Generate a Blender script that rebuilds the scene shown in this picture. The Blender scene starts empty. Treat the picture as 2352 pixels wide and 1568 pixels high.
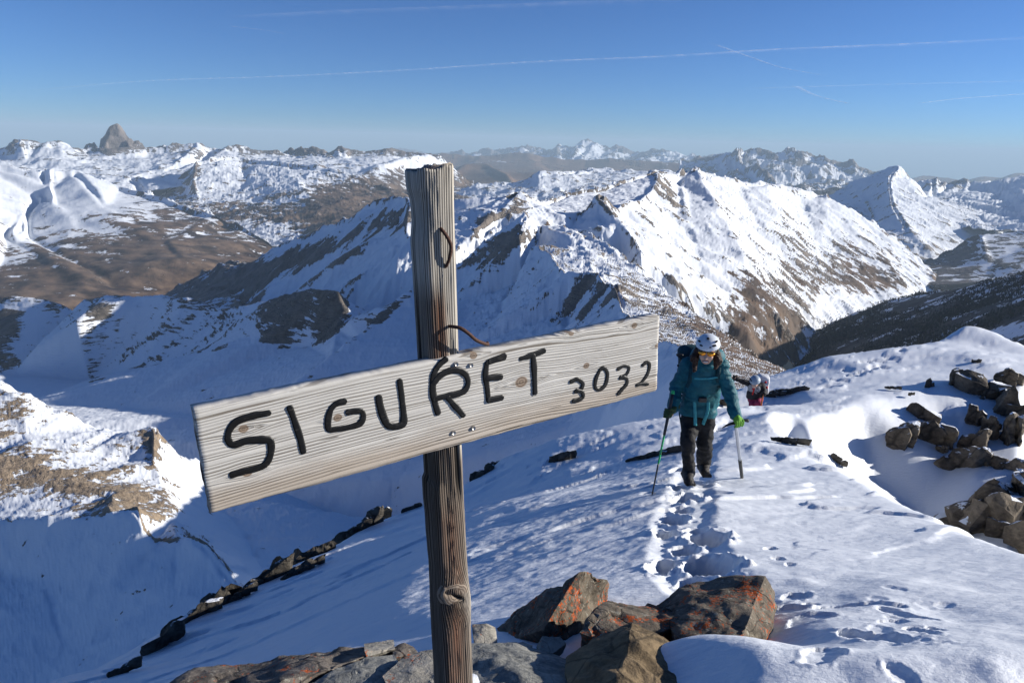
import bpy, bmesh, math, random
import numpy as np
from mathutils import Vector, Matrix, geometry
S = bpy.context.scene
COL = S.collection
R = math.radians
# ------------------------------------------------------------------ camera
FPX, CX, CY = 24.0/36.0*2352, 1176.0, 784.0          # picture measured on a 2352 x 1568 grid
PITCH, ROLL = R(16.3), R(1.5)
_F = np.array([0, math.cos(PITCH), -math.sin(PITCH)]); _U = np.array([0, math.sin(PITCH), math.cos(PITCH)]); _R = np.array([1., 0, 0])
CAMX = math.cos(ROLL)*_R + math.sin(ROLL)*_U
CAMY = -math.sin(ROLL)*_R + math.cos(ROLL)*_U
cam = bpy.data.objects.new('camera', bpy.data.cameras.new('camera')); COL.objects.link(cam)
cam.data.sensor_width = 36.0; cam.data.lens = 24.0; cam.data.clip_start = 0.05; cam.data.clip_end = 900000
cam.matrix_world = Matrix([[CAMX[i], CAMY[i], -_F[i], 0] for i in range(3)] + [[0, 0, 0, 1]])
S.camera = cam
# ------------------------------------------------------------------ light
SUN_AZ, SUN_EL = R(82), R(17)                        # azimuth to the right of the view, elevation
SUN = np.array([math.sin(SUN_AZ)*math.cos(SUN_EL), math.cos(SUN_AZ)*math.cos(SUN_EL), math.sin(SUN_EL)])
W = bpy.data.worlds.new('World'); S.world = W; W.use_nodes = True
_n = W.node_tree.nodes; _bg = _n['Background']
_sky = _n.new('ShaderNodeTexSky'); _sky.sky_type = 'NISHITA'; _sky.sun_disc = False
_sky.sun_elevation = SUN_EL; _sky.sun_rotation = SUN_AZ; _sky.altitude = 3032
_sky.air_density = 1.0; _sky.dust_density = 0.6; _sky.ozone_density = 3.0
_ti = _n.new('ShaderNodeMix'); _ti.data_type = 'RGBA'; _ti.blend_type = 'MULTIPLY'; _ti.inputs[0].default_value = 1.0; _ti.inputs[7].default_value = (0.58, 0.86, 1.27, 1)
W.node_tree.links.new(_sky.outputs[0], _ti.inputs[6]); W.node_tree.links.new(_ti.outputs[2], _bg.inputs[0]); _bg.inputs[1].default_value = 0.060
_sl = bpy.data.lights.new('sun', 'SUN'); _sl.energy = 5.0; _sl.angle = R(0.53); _sl.color = (1.0, 0.94, 0.85)
_so = bpy.data.objects.new('sun', _sl); COL.objects.link(_so)
_so.rotation_euler = Vector(-SUN).to_track_quat('-Z', 'Y').to_euler()
S.view_settings.view_transform = 'Standard'; S.view_settings.look = 'None'; S.view_settings.gamma = 1.0
S.view_settings.use_curve_mapping = False; S.view_settings.exposure = 0.6
S.cycles.volume_bounces = 0; S.cycles.max_bounces = 6; S.cycles.diffuse_bounces = 1

# ------------------------------------------------------------------ helpers: picture <-> place
def ray(px, py):
    u = (px-CX)/FPX; v = -(py-CY)/FPX
    return _F + u*CAMX + v*CAMY
def P(px, py, r):
    """the point seen at px, py whose horizontal distance from the camera is r metres"""
    d = ray(px, py); return d*(r/math.hypot(d[0], d[1]))
def Pz(px, r, z):
    """a point out of sight: bearing of column px at the horizon, distance r, height z"""
    d = ray(px, 330+0.026*px); k = r/math.hypot(d[0], d[1]); return np.array([d[0]*k, d[1]*k, z])
def PD(px, py, d):
    """the point seen at px, py at depth d along the optical axis"""
    return ray(px, py)*d
def project(p):
    p = np.asarray(p, float); dep = p@_F
    return CX+FPX*(p@CAMX)/dep, CY-FPX*(p@CAMY)/dep

# ------------------------------------------------------------------ helpers: noise
def _hash(ix, iy, seed):
    h = (ix.astype(np.int64)*374761393 + iy.astype(np.int64)*668265263 + seed*1442695041) & 0xffffffff
    h = ((h ^ (h >> 13))*1274126177) & 0xffffffff
    h = (h ^ (h >> 16)) & 0xffffffff
    h = (h*2246822519) & 0xffffffff
    return ((h ^ (h >> 15)) & 0xffffff)/float(0xffffff)
def vnoise(x, y, seed=0):
    ix = np.floor(x); iy = np.floor(y); fx = x-ix; fy = y-iy
    fx = fx*fx*fx*(fx*(fx*6-15)+10); fy = fy*fy*fy*(fy*(fy*6-15)+10)
    a = _hash(ix, iy, seed); b = _hash(ix+1, iy, seed); c = _hash(ix, iy+1, seed); d = _hash(ix+1, iy+1, seed)
    return (a*(1-fx)+b*fx)*(1-fy)+(c*(1-fx)+d*fx)*fy
def fbm(x, y, octv=5, seed=0, gain=0.5):
    s = np.zeros_like(x); a = 1.0; t = 0
    for o in range(octv):
        s += a*(vnoise(x, y, seed+o*17)*2-1); t += a; a *= gain
        x, y = x*1.62-y*1.18+3.7, x*1.18+y*1.62-1.3
    return s/t
def ridged(x, y, octv=5, seed=0, gain=0.5):
    s = np.zeros_like(x); a = 1.0; t = 0
    for o in range(octv):
        n = 1-np.abs(vnoise(x, y, seed+o*17)*2-1)*1.6
        s += a*n; t += a; a *= gain
        x, y = x*1.62-y*1.18+3.7, x*1.18+y*1.62-1.3
    return s/t
def noise3(p, seed=0, octv=4, gain=0.5):
    """cheap 3-D noise from three planes"""
    a = fbm(p[:, 0]+5.1*seed, p[:, 1]-2.2+0.7*p[:, 2], octv, seed, gain)
    b = fbm(p[:, 1]+7.7, p[:, 2]+3.1*seed+0.6*p[:, 0], octv, seed+5, gain)
    c = fbm(p[:, 2]-4.1, p[:, 0]+9.3+0.65*p[:, 1], octv, seed+9, gain)
    return (a+b+c)/1.8
def sstep(a, b, x):
    t = np.clip((x-a)/(b-a), 0, 1); return t*t*(3-2*t)
def erosion(x, y, gx, gy, octv=5, seed=0, gain=0.45):
    """branching gullies that run down the gradient; about -1..1"""
    h = np.zeros_like(x); hx = np.zeros_like(x); hy = np.zeros_like(x); a = 0.5; f = 1.0
    for o in range(octv):
        px, py = x*f+o*13.7, y*f-o*7.3
        dx, dy = gy+hy, -(gx+hx)
        ix, iy = np.floor(px), np.floor(py); fx, fy = px-ix, py-iy
        wt = np.zeros_like(x); va = np.zeros_like(x); vx = np.zeros_like(x); vy = np.zeros_like(x)
        for i in (-1, 0, 1, 2):
            for j in (-1, 0, 1, 2):
                ax = fx-i-_hash(ix+i, iy+j, seed)*0.5; ay = fy-j-_hash(ix+i, iy+j, seed+77)*0.5
                w = np.exp(-2*(ax*ax+ay*ay)); m = (ax*dx+ay*dy)*2*math.pi
                c, s = np.cos(m), -np.sin(m); wt += w
                va += w*c; vx += w*s*(ax*0.4+dx); vy += w*s*(ay*0.4+dy)
        h += va/wt*a; hx += vx/wt*a*f; hy += vy/wt*a*f
        a *= gain; f *= 2
    return h
def blur(a, n, it=2):
    if n < 1: return a
    for _ in range(it):
        for ax in (0, 1):
            p = np.pad(a, [(n+1, n) if k == ax else (0, 0) for k in (0, 1)], mode='edge').cumsum(ax)
            k = 2*n+1
            a = (p[k:] - p[:-k])/k if ax == 0 else (p[:, k:] - p[:, :-k])/k
    return a

# ------------------------------------------------------------------ helpers: objects
def tag(o, label=None, cat=None, group=None, kind=None):
    if label: o['label'] = label
    if cat: o['category'] = cat
    if group: o['group'] = group
    if kind: o['kind'] = kind
    return o
def link(name, me, mat=None, parent=None, smooth=True):
    o = bpy.data.objects.new(name, me); COL.objects.link(o)
    if mat is not None and not me.materials: me.materials.append(mat)
    if parent is not None: o.parent = parent
    if smooth: me.shade_smooth()
    return o
def empty(name, loc=(0, 0, 0)):
    o = bpy.data.objects.new(name, None); COL.objects.link(o); o.location = loc; o.empty_display_size = 0.1
    return o
def mesh_np(name, V, F):
    """V (n,3), F (m,k) int array, or a list of such arrays"""
    me = bpy.data.meshes.new(name); V = np.asarray(V, np.float32)
    Fs = F if isinstance(F, list) else [F]
    loops = np.concatenate([f.ravel() for f in Fs]).astype(np.int32)
    tot = np.concatenate([np.full(len(f), f.shape[1]) for f in Fs]).astype(np.int32)
    me.vertices.add(len(V)); me.vertices.foreach_set('co', V.ravel())
    me.loops.add(len(loops)); me.loops.foreach_set('vertex_index', loops)
    me.polygons.add(len(tot)); me.polygons.foreach_set('loop_start', np.concatenate([[0], np.cumsum(tot)[:-1]]).astype(np.int32))
    me.polygons.foreach_set('loop_total', tot)
    me.update(calc_edges=True); me.validate()
    return me
def attr(me, name, vals):
    a = me.attributes.new(name, 'FLOAT', 'POINT'); a.data.foreach_set('value', np.asarray(vals, np.float32).ravel())

# ------------------------------------------------------------------ helpers: materials
class NT:
    """small wrapper to write node trees in one line each"""
    def __init__(s, name):
        s.m = bpy.data.materials.new(name); s.m.use_nodes = True; s.t = s.m.node_tree
        s.b = s.t.nodes['Principled BSDF']; s.out = s.t.nodes['Material Output']
    def new(s, typ, **kw):
        n = s.t.nodes.new(typ)
        for k, v in kw.items(): setattr(n, k, v)
        return n
    def put(s, sock, v):
        if isinstance(v, (int, float)): sock.default_value = v
        elif isinstance(v, (tuple, list)): sock.default_value = tuple(v)+((1.0,) if len(v) == 3 and len(sock.default_value) == 4 else ())
        else: s.t.links.new(v, sock)
    def coord(s, kind='Object'): return s.new('ShaderNodeTexCoord').outputs[kind]
    def attr(s, name): return s.new('ShaderNodeAttribute', attribute_name=name).outputs['Fac']
    def map(s, v, scale=(1, 1, 1), rot=(0, 0, 0), loc=(0, 0, 0)):
        n = s.new('ShaderNodeMapping'); s.put(n.inputs[0], v); n.inputs[1].default_value = loc; n.inputs[2].default_value = rot; n.inputs[3].default_value = scale
        return n.outputs[0]
    def noise(s, v, scale, detail=5, rough=0.55, dist=0.0, col=False):
        n = s.new('ShaderNodeTexNoise'); s.put(n.inputs['Vector'], v); n.inputs['Scale'].default_value = scale
        n.inputs['Detail'].default_value = detail; n.inputs['Roughness'].default_value = rough; n.inputs['Distortion'].default_value = dist
        return n.outputs['Color' if col else 'Fac']
    def voro(s, v, scale, feat='F1', out='Distance', rnd=1.0):
        n = s.new('ShaderNodeTexVoronoi', feature=feat); s.put(n.inputs['Vector'], v); n.inputs['Scale'].default_value = scale
        n.inputs['Randomness'].default_value = rnd
        return n.outputs[out]
    def math(s, op, a, b=None, c=None, clamp=False):
        n = s.new('ShaderNodeMath', operation=op); n.use_clamp = clamp; s.put(n.inputs[0], a)
        if b is not None: s.put(n.inputs[1], b)
        if c is not None: s.put(n.inputs[2], c)
        return n.outputs[0]
    def rng(s, v, a, b, c=0.0, d=1.0, smooth=True):
        n = s.new('ShaderNodeMapRange'); n.interpolation_type = 'SMOOTHSTEP' if smooth else 'LINEAR'; n.clamp = True
        for i, x in enumerate((v, a, b, c, d)): s.put(n.inputs[i], x)
        return n.outputs[0]
    def mix(s, f, a, b, mode='MIX'):
        n = s.new('ShaderNodeMix', data_type='RGBA', blend_type=mode); s.put(n.inputs[0], f); s.put(n.inputs[6], a); s.put(n.inputs[7], b)
        return n.outputs[2]
    def sep(s, v):
        n = s.new('ShaderNodeSeparateXYZ'); s.put(n.inputs[0], v); return n.outputs
    def comb(s, x, y, z):
        n = s.new('ShaderNodeCombineXYZ'); s.put(n.inputs[0], x); s.put(n.inputs[1], y); s.put(n.inputs[2], z); return n.outputs[0]
    def vadd(s, a, b, op='ADD'):
        n = s.new('ShaderNodeVectorMath', operation=op); s.put(n.inputs[0], a); s.put(n.inputs[1], b); return n.outputs[0]
    def vscale(s, a, f):
        n = s.new('ShaderNodeVectorMath', operation='SCALE'); s.put(n.inputs[0], a); s.put(n.inputs[3], f); return n.outputs[0]
    def bump(s, h, dist, strength=1.0, normal=None):
        n = s.new('ShaderNodeBump'); s.put(n.inputs['Height'], h); n.inputs['Distance'].default_value = dist; s.put(n.inputs['Strength'], strength)
        if normal is not None: s.put(n.inputs['Normal'], normal)
        return n.outputs[0]
    def end(s, color=None, rough=None, normal=None, spec=None, metal=None, **kw):
        if color is not None: s.put(s.b.inputs['Base Color'], color)
        if rough is not None: s.put(s.b.inputs['Roughness'], rough)
        if normal is not None: s.put(s.b.inputs['Normal'], normal)
        if spec is not None: s.put(s.b.inputs['Specular IOR Level'], spec)
        if metal is not None: s.put(s.b.inputs['Metallic'], metal)
        for k, v in kw.items(): s.put(s.b.inputs[k], v)
        return s.m
SNOW = (0.78, 0.815, 0.86)
def mountain_mat(name, lam, rockc=((0.16, 0.14, 0.125), (0.33, 0.28, 0.235)), brownc=((0.085, 0.062, 0.048), (0.17, 0.122, 0.086)), strata=0.0, bump=0.25, tilt=(0, 0, 0)):
    """snow, bare rock and dry grass; the rock and brown attributes say how much of each, noise breaks the edges up. lam: metres of the largest patch"""
    n = NT(name); c0 = n.coord(); co = n.map(c0, (1, 1, 0.42))
    n1 = n.noise(co, 1/lam, 7, 0.7)
    n2 = n.noise(n.map(co, loc=(91, 7, 33)), 3.2/lam, 5, 0.7)
    nn = n.math('ADD', n.math('MULTIPLY', n1, 0.55), n.math('MULTIPLY', n2, 0.45))
    if strata:
        st = n.noise(n.map(c0, (1, 1, 9), tilt), 1.6/lam, 5, 0.65, 0.3)
        nn = n.math('ADD', n.math('MULTIPLY', nn, 1-strata), n.math('MULTIPLY', st, strata))
    rk = n.rng(n.math('ADD', n.attr('rock'), n.math('MULTIPLY', n.math('SUBTRACT', nn, 0.5), 3.4)), 0.46, 0.54)
    n3 = n.noise(n.map(co, loc=(5, 71, 13)), 1.7/lam, 6, 0.74)
    bk = n.rng(n.math('ADD', n.attr('brown'), n.math('MULTIPLY', n.math('SUBTRACT', n3, 0.5), 3.0)), 0.44, 0.56)
    rc = n.mix(n.rng(n.noise(co, 2.2/lam, 4, 0.7), 0.3, 0.7), *rockc)
    bc = n.mix(n.rng(n.noise(n.map(co, loc=(1, 2, 3)), 1.1/lam, 5, 0.65), 0.35, 0.65), *brownc)
    c = n.mix(bk, SNOW, bc); c = n.mix(rk, c, rc)
    hh = n.math('ADD', n.math('MULTIPLY', nn, n.math('ADD', n.math('MULTIPLY', rk, 1.0), 0.10)), n.math('MULTIPLY', bk, 0.05))
    return n.end(c, 0.75, n.bump(hh, lam*bump, 1.0), 0.15)
# ------------------------------------------------------------------ the mountains
def pt(q): return np.asarray(P(*q) if len(q) == 3 and not isinstance(q, np.ndarray) else q, float)
def tin(pts, edges, X, Y):
    """height of the triangulated ridge and valley lines at X, Y (nan outside)"""
    pts = np.array(pts); sc = np.abs(pts[:, :2]).max()
    v2 = [Vector((p[0]/sc, p[1]/sc)) for p in pts]
    vo, eo, fo, ov, oe, of = geometry.delaunay_2d_cdt(v2, edges, [], 0, 1e-7, True)
    V = np.array([[v.x, v.y] for v in vo]); Z = np.zeros(len(V))
    for i, o in enumerate(ov):
        if len(o): Z[i] = np.mean([pts[k][2] for k in o])
        else:
            best = (1e9, 0)
            for a, b in edges:
                pa, pb = pts[a]/sc, pts[b]/sc; d = pb[:2]-pa[:2]; L = d@d
                if L < 1e-14: continue
                t = min(1, max(0, (V[i]-pa[:2])@d/L)); e = np.linalg.norm(pa[:2]+t*d-V[i])
                if e < best[0]: best = (e, (pa[2]+t*(pb[2]-pa[2]))*sc)
            Z[i] = best[1]
    x = X.ravel()/sc; y = Y.ravel()/sc; out = np.full(x.shape, np.nan)
    for f in fo:
        for k in range(1, len(f)-1):
            a, b, c = f[0], f[k], f[k+1]; A, B, C = V[a], V[b], V[c]
            lo = np.minimum(np.minimum(A, B), C)-1e-9; hi = np.maximum(np.maximum(A, B), C)+1e-9
            idx = np.nonzero((x >= lo[0]) & (x <= hi[0]) & (y >= lo[1]) & (y <= hi[1]))[0]
            if not len(idx): continue
            det = (B[1]-C[1])*(A[0]-C[0])+(C[0]-B[0])*(A[1]-C[1])
            if abs(det) < 1e-16: continue
            l1 = ((B[1]-C[1])*(x[idx]-C[0])+(C[0]-B[0])*(y[idx]-C[1]))/det
            l2 = ((C[1]-A[1])*(x[idx]-C[0])+(A[0]-C[0])*(y[idx]-C[1]))/det
            l3 = 1-l1-l2; ok = (l1 > -1e-4) & (l2 > -1e-4) & (l3 > -1e-4)
            out[idx[ok]] = l1[ok]*Z[a]+l2[ok]*Z[b]+l3[ok]*Z[c]
    return out.reshape(X.shape)
def fill(Z):
    Z = Z.copy()
    for _ in range(60):
        bad = np.isnan(Z)
        if not bad.any(): return Z
        for ax, d in ((1, 1), (1, -1), (0, 1), (0, -1)):
            q = np.roll(Z, d, ax); b = np.isnan(Z) & ~np.isnan(q); Z[b] = q[b]
    return np.where(np.isnan(Z), np.nanmin(Z), Z)
def grid_gradient(X, Y, Z):
    Xa, Xs = np.gradient(X); Ya, Ys = np.gradient(Y); Za, Zs = np.gradient(Z)
    det = Xa*Ys-Xs*Ya; det = np.where(np.abs(det) < 1e-12, 1e-12, det)
    return (Za*Ys-Zs*Ya)/det, (Zs*Xa-Za*Xs)/det
def grid_faces(na, nr, ok):
    i = np.arange(na-1)[:, None]*nr+np.arange(nr-1)[None]
    f = np.stack([i, i+nr, i+nr+1, i+1], -1).reshape(-1, 4)
    return f[ok.ravel()[f].all(1)]
def base_grid(sky, front, lines, na, nr, nb, back, ext=0.25, pad=0.0, flat=False):
    sp = [pt(q) for q in sky]; fp = [pt(q) for q in front]
    pts, edges = [], []
    def add(pl):
        k = len(pts); pts.extend(pl); edges.extend((k+i, k+i+1) for i in range(len(pl)-1))
    add(sp); add(fp)
    for l in lines: add([pt(q) for q in l])
    for p in sp: pts.append(np.array([p[0]*(1+ext*1.3), p[1]*(1+ext*1.3), p[2]-back*math.hypot(p[0], p[1])*ext*1.3]))
    if flat is False: pts += [p*1.012 for p in sp]
    for p in fp: pts.append(np.array([p[0]*0.8, p[1]*0.8, p[2]-0.12*math.hypot(p[0], p[1])*0.2]))
    az = lambda p: math.atan2(p[0], p[1])
    sa, sr = np.array([az(p) for p in sp]), np.array([math.hypot(p[0], p[1]) for p in sp])
    fa, fr = np.array([az(p) for p in fp]), np.array([math.hypot(p[0], p[1]) for p in fp])
    a = np.linspace(max(sa[0], fa[0])-pad, min(sa[-1], fa[-1])+pad, na)[:, None]
    rs = np.interp(a, sa, sr); rf = np.interp(a, fa, fr)
    if flat is not False:
        r = flat[None]+a*0; X, Y = r*np.sin(a), r*np.cos(a); return X, Y, tin(pts, edges, X, Y)
    for _ in range(3):
            k = max(2, na//24); rs = np.convolve(np.pad(rs[:, 0], k, mode='edge'), np.ones(2*k+1)/(2*k+1), 'valid')[:, None]; rf = np.convolve(np.pad(rf[:, 0], k, mode='edge'), np.ones(2*k+1)/(2*k+1), 'valid')[:, None]
    s = np.linspace(0, 1, nr)[None]
    r = rf*(np.maximum(rs/rf, 1.02))**s
    rb = r[:, -1:]*(1+ext*np.linspace(0, 1, nb+1)[None, 1:])
    r = np.concatenate([r, rb], 1)
    X, Y = r*np.sin(a), r*np.cos(a)
    return X, Y, tin(pts, edges, X, Y)
def terrain(name, sky, front, lines, na, nr, mat, wave, amp, octv=6, back=0.6, steep=1.0, sm=2, seed=1, jag=0.0, rock=None, brown=None, gain=0.5, nb=12, detail=None, rref=0):
    X, Y, Z = base_grid(sky, front, lines, int(na*0.85), int(nr*0.62), nb, back)
    ok = ~np.isnan(Z); Z = fill(Z)
    Z = blur(Z, sm, 1)
    gx, gy = grid_gradient(X, Y, blur(Z, 4)); gm = np.hypot(gx, gy)+1e-6
    k = np.minimum(gm, 1.2)/gm*steep
    h = erosion(X/wave, Y/wave, gx*k, gy*k, octv, seed, gain)
    w = sstep(0.05, 0.5, gm)
    f = fbm(X/wave*1.3, Y/wave*1.3, 6, seed+3)
    dz = amp*(h*w+0.2*f)
    if jag: dz += jag*ridged(X/wave*3.1, Y/wave*3.1, 5, seed+8, 0.6)
    if rref: dz *= np.clip(np.hypot(X, Y)/rref, 0.02, 1)
    if detail is not None: dz = detail(X, Y, Z, dz)
    Z = np.maximum(Z+dz, -1994.0)
    V = np.stack([X, Y, Z], -1).reshape(-1, 3)
    na_, nr_ = X.shape
    me = mesh_np(name, V, grid_faces(na_, nr_, ok))
    gx2, gy2 = grid_gradient(X, Y, Z)
    px, py = project(V); zz = Z-blur(Z, 3, 2); rib = np.clip(zz/(blur(np.abs(zz), 14, 2)+1e-6), -2.5, 2.5)
    info = dict(px=px.reshape(X.shape), py=py.reshape(X.shape), X=X, Y=Y, Z=Z, slope=np.hypot(gx2, gy2), gx=gx2, gy=gy2, h=h, f=f, rib=rib)
    one = np.ones_like(X)
    attr(me, 'rock', (rock(info) if rock else 0)*one); attr(me, 'brown', (brown(info) if brown else 0)*one)
    o = link(name, me, mat); o['kind'] = 'structure'
    return o
def feats(d, fl):
    s = np.zeros_like(d['px'])
    for cx, cy, a, b, ang, amp in fl:
        c, n = math.cos(R(ang)), math.sin(R(ang)); x, y = d['px']-cx, d['py']-cy
        s += amp*np.exp(-(((x*c+y*n)/a)**2+((y*c-x*n)/b)**2)**2)
    return s
def yl(px, pts):
    a = np.array(pts, float); return np.interp(px, a[:, 0], a[:, 1])
def below(d, pts, soft): return (d['py']-yl(d['px'], pts))/soft
def seg(x0, x1, y, r, n=4):
    return [(x0+(x1-x0)*i/n, y, r) for i in range(n+1)]
def wr(l, r): return [(x, y, r) for x, y in l]
def rr(l, r0, r1):
    x0, x1 = l[0][0], l[-1][0]; return [(x, y, r0+(r1-r0)*(x-x0)/(x1-x0)) for x, y in l]

# ---- far ranges
M_far = mountain_mat('far_range', 2500, ((0.13, 0.12, 0.12), (0.24, 0.21, 0.19)), ((0.13, 0.09, 0.065), (0.2, 0.14, 0.1)))
terrain('distant_hills', wr([(700, 362), (808, 358), (860, 354), (918, 349), (950, 351), (981, 349), (1025, 360), (1058, 357), (1096, 360), (1140, 361), (1164, 356), (1206, 354), (1300, 360), (1500, 366)], 52000),
        wr([(690, 385), (1510, 400)], 42000), [], 300, 40, M_far, 5000, 420, seed=3, rock=lambda d: 0.40+0.12*d['rib'], brown=lambda d: 0.45, jag=260)
terrain('distant_snow_range', wr([(1034, 361), (1122, 361), (1160, 358), (1195, 354), (1236, 353), (1262, 350), (1283, 343), (1315, 352), (1342, 341), (1365, 340), (1383, 348), (1409, 354), (1430, 350), (1459, 360), (1485, 361), (1503, 356), (1532, 361), (1550, 362), (1579, 372), (1617, 377), (1700, 390)], 38000),
        wr([(1030, 400), (1300, 398), (1710, 415)], 29000), [], 420, 70, M_far, 2600, 600, seed=4, jag=330,
        rock=lambda d: 0.36+0.12*d['f']+0.14*d['rib']+0.3*sstep(365, 390, d['py'])+0.25*sstep(1250, 1150, d['px']), brown=lambda d: 0.9*sstep(372, 388, d['py']))
M_foot = mountain_mat('foothill_grass', 1800, ((0.11, 0.085, 0.07), (0.2, 0.14, 0.1)), ((0.13, 0.08, 0.05), (0.22, 0.14, 0.085)), bump=0.12)
terrain('foothills', wr([(960, 372), (1034, 366), (1070, 370), (1093, 369), (1130, 365), (1174, 362), (1200, 366), (1230, 372), (1290, 378), (1350, 384), (1420, 380), (1480, 385), (1560, 388), (1640, 398)], 27000),
        wr([(950, 425), (1300, 425), (1650, 430)], 19000), [], 340, 60, M_foot, 3000, 520, seed=6, jag=60, rock=lambda d: 0.3, brown=lambda d: 0.93+0.2*d['f'])
terrain('foothills', wr([(960, 402), (1020, 404), (1057, 396), (1081, 383), (1107, 381), (1130, 390), (1148, 401), (1200, 406), (1260, 408), (1330, 416), (1400, 420)], 19500),
        wr([(950, 455), (1200, 440), (1410, 440)], 14000), [], 260, 50, M_foot, 2200, 330, seed=7, jag=20, rock=lambda d: 0.2, brown=lambda d: 1.0)
M_rf = mountain_mat('right_range', 600, ((0.13, 0.12, 0.12), (0.25, 0.22, 0.2)))
terrain('distant_snow_range', wr([(1560, 385), (1620, 382), (1666, 373), (1687, 365), (1709, 367), (1728, 362), (1756, 363), (1775, 366), (1797, 361), (1821, 360), (1843, 367), (1878, 375), (1915, 386), (1959, 394), (1990, 404), (2060, 420)], 21000),
        wr([(1540, 440), (1800, 450), (2080, 460)], 14500), [wr([(1665, 402), (1690, 375), (1700, 410), (1712, 440)], 18000)], 380, 80, M_rf, 1900, 430, seed=9, jag=230, rock=lambda d: 0.34+0.12*d['f']+0.15*d['rib'], back=0.5)
terrain('distant_hills', wr([(2060, 425), (2101, 415), (2130, 408), (2164, 413), (2190, 417), (2211, 420), (2242, 414), (2267, 410), (2288, 412), (2310, 414), (2329, 408), (2352, 404), (2420, 402)], 38000),
        wr([(2050, 445), (2240, 450), (2430, 450)], 26000), [], 200, 40, M_far, 4000, 350, seed=11, jag=60, rock=lambda d: 0.3, brown=lambda d: 0.75)
terrain('snowy_hill', [(2040, 470, 15000), (2090, 430, 15000), (2130, 424, 15000), (2148, 416, 15000), (2164, 432, 15000), (2190, 442, 15000), (2205, 440, 15000), (2216, 428, 15000), (2235, 440, 15000), (2265, 440, 15000), (2288, 428, 15500), (2329, 421, 16000), (2352, 417, 16000), (2440, 405, 16000)],
        [(2030, 500, 11000), (2150, 520, 9500), (2250, 540, 8500), (2352, 545, 8500), (2450, 545, 8500)], [[(2140, 455, 13000), (2230, 485, 11500), (2262, 512, 9800)], [(2320, 470, 12500), (2352, 500, 11000)]], 260, 120, M_rf, 1300, 260, seed=12, jag=90, rock=lambda d: 0.06+0.3*sstep(440, 425, d['py'])*sstep(2240, 2220, d['px'])+0.1*d['rib'])
# ---- left: the range with the rock tower, then the slopes above the brown valley
M_left = mountain_mat('left_range', 260, ((0.10, 0.09, 0.086), (0.27, 0.235, 0.21)), strata=0.2)
terrain('mountain_range', rr([(-60, 350), (0, 355), (16, 349), (30, 345), (51, 334), (77, 340), (102, 341), (124, 334), (146, 338), (165, 343), (180, 355), (198, 349), (220, 350), (227, 340), (231, 322), (240, 314), (256, 307), (272, 300), (288, 306), (301, 315), (309, 327), (321, 334), (330, 348), (346, 353), (368, 349), (385, 355), (398, 344), (409, 345), (429, 348), (462, 343), (475, 352), (498, 357), (528, 357), (544, 348), (566, 345), (588, 352), (604, 359), (632, 362), (653, 360), (659, 349), (667, 341), (676, 352), (684, 356), (698, 346), (717, 352), (739, 359), (748, 361), (764, 352), (778, 346), (794, 352), (811, 357), (849, 357), (888, 357), (910, 356), (940, 361), (973, 362), (1003, 369), (1036, 387), (1058, 401), (1090, 425)], 12500, 12000),
        rr([(-60, 420), (100, 430), (250, 445), (330, 460), (420, 440), (560, 420), (760, 440), (900, 480), (1000, 480), (1095, 460)], 9000, 8500),
        [[(-60, 378, 11500), (60, 372, 11500), (130, 370, 11400), (200, 375, 11400)], [(205, 352, 12250), (235, 354, 12150), (300, 352, 12150), (340, 357, 12200)], [(250, 400, 10400), (300, 412, 10000), (360, 405, 10200)], [(790, 368, 11200), (850, 400, 10200), (900, 440, 9400)]],
        760, 130, M_left, 1200, 200, seed=21, jag=45, back=0.7, sm=0,
        rock=lambda d: 0.02+0.12*d['rib']+0.22*d['h']+0.25*sstep(0.75, 1.5, d['slope'])+0.16*sstep(372, 350, d['py'])+0.5*sstep(358, 340, d['py'])*np.exp(-((d['px']-275)/60)**2)+0.2*sstep(364, 350, d['py'])*sstep(520, 620, d['px']),
        brown=lambda d: 0.7*sstep(760, 880, d['px'])*sstep(368, 410, d['py']))
M_lm = mountain_mat('left_slopes', 190, ((0.12, 0.10, 0.09), (0.25, 0.2, 0.165)), ((0.038, 0.030, 0.027), (0.19, 0.132, 0.092)))
LM2S = [(440, 500), (480, 500), (520, 475), (574, 490), (620, 475), (684, 465), (729, 440), (760, 425), (840, 420), (960, 440)]
terrain('valley_slopes', [(330, 470, 9200), (371, 450, 9200), (400, 415, 9300), (436, 386, 9300), (451, 374, 9300), (465, 380, 9300), (481, 374, 9400), (508, 361, 9800), (550, 367, 9800), (590, 371, 9600), (624, 372, 9400), (680, 379, 9200), (729, 384, 9000), (795, 395, 8700), (850, 420, 8400), (900, 442, 8200), (960, 465, 8000), (1020, 480, 8000)],
        [(320, 500, 7600), (440, 520, 7000), (520, 540, 6300), (600, 575, 5800), (700, 575, 5600), (800, 550, 5600), (880, 515, 5800), (960, 500, 6000), (1030, 500, 6000)],
        [[(451, 374, 9300), (446, 405, 8900), (440, 430, 8500), (455, 462, 8000)], [(430, 400, 9250), (412, 432, 9000), (408, 455, 8600)], [(550, 367, 9800), (565, 420, 8700), (590, 470, 7700)], [(640, 374, 9350), (690, 420, 8300), (745, 480, 7000)], [(560, 535, 6350), (640, 520, 6500), (720, 520, 6400), (800, 500, 6600)]],
        560, 170, M_lm, 600, 100, seed=23, jag=30, back=0.4,
        rock=lambda d: 0.06+(0.3*d['h']+0.13*d['rib'])*sstep(0.2, 0.5, d['slope'])+0.2*sstep(0.7, 1.2, d['slope'])+0.3*sstep(475, 440, d['px']), brown=lambda d: np.clip(0.32+below(d, LM2S, 85)+0.25*d['f']+0.4*d['h']+0.12*d['rib'], 0, 0.95)-0.75*sstep(490, 530, d['py'])*sstep(740, 640, d['px']))
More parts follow.
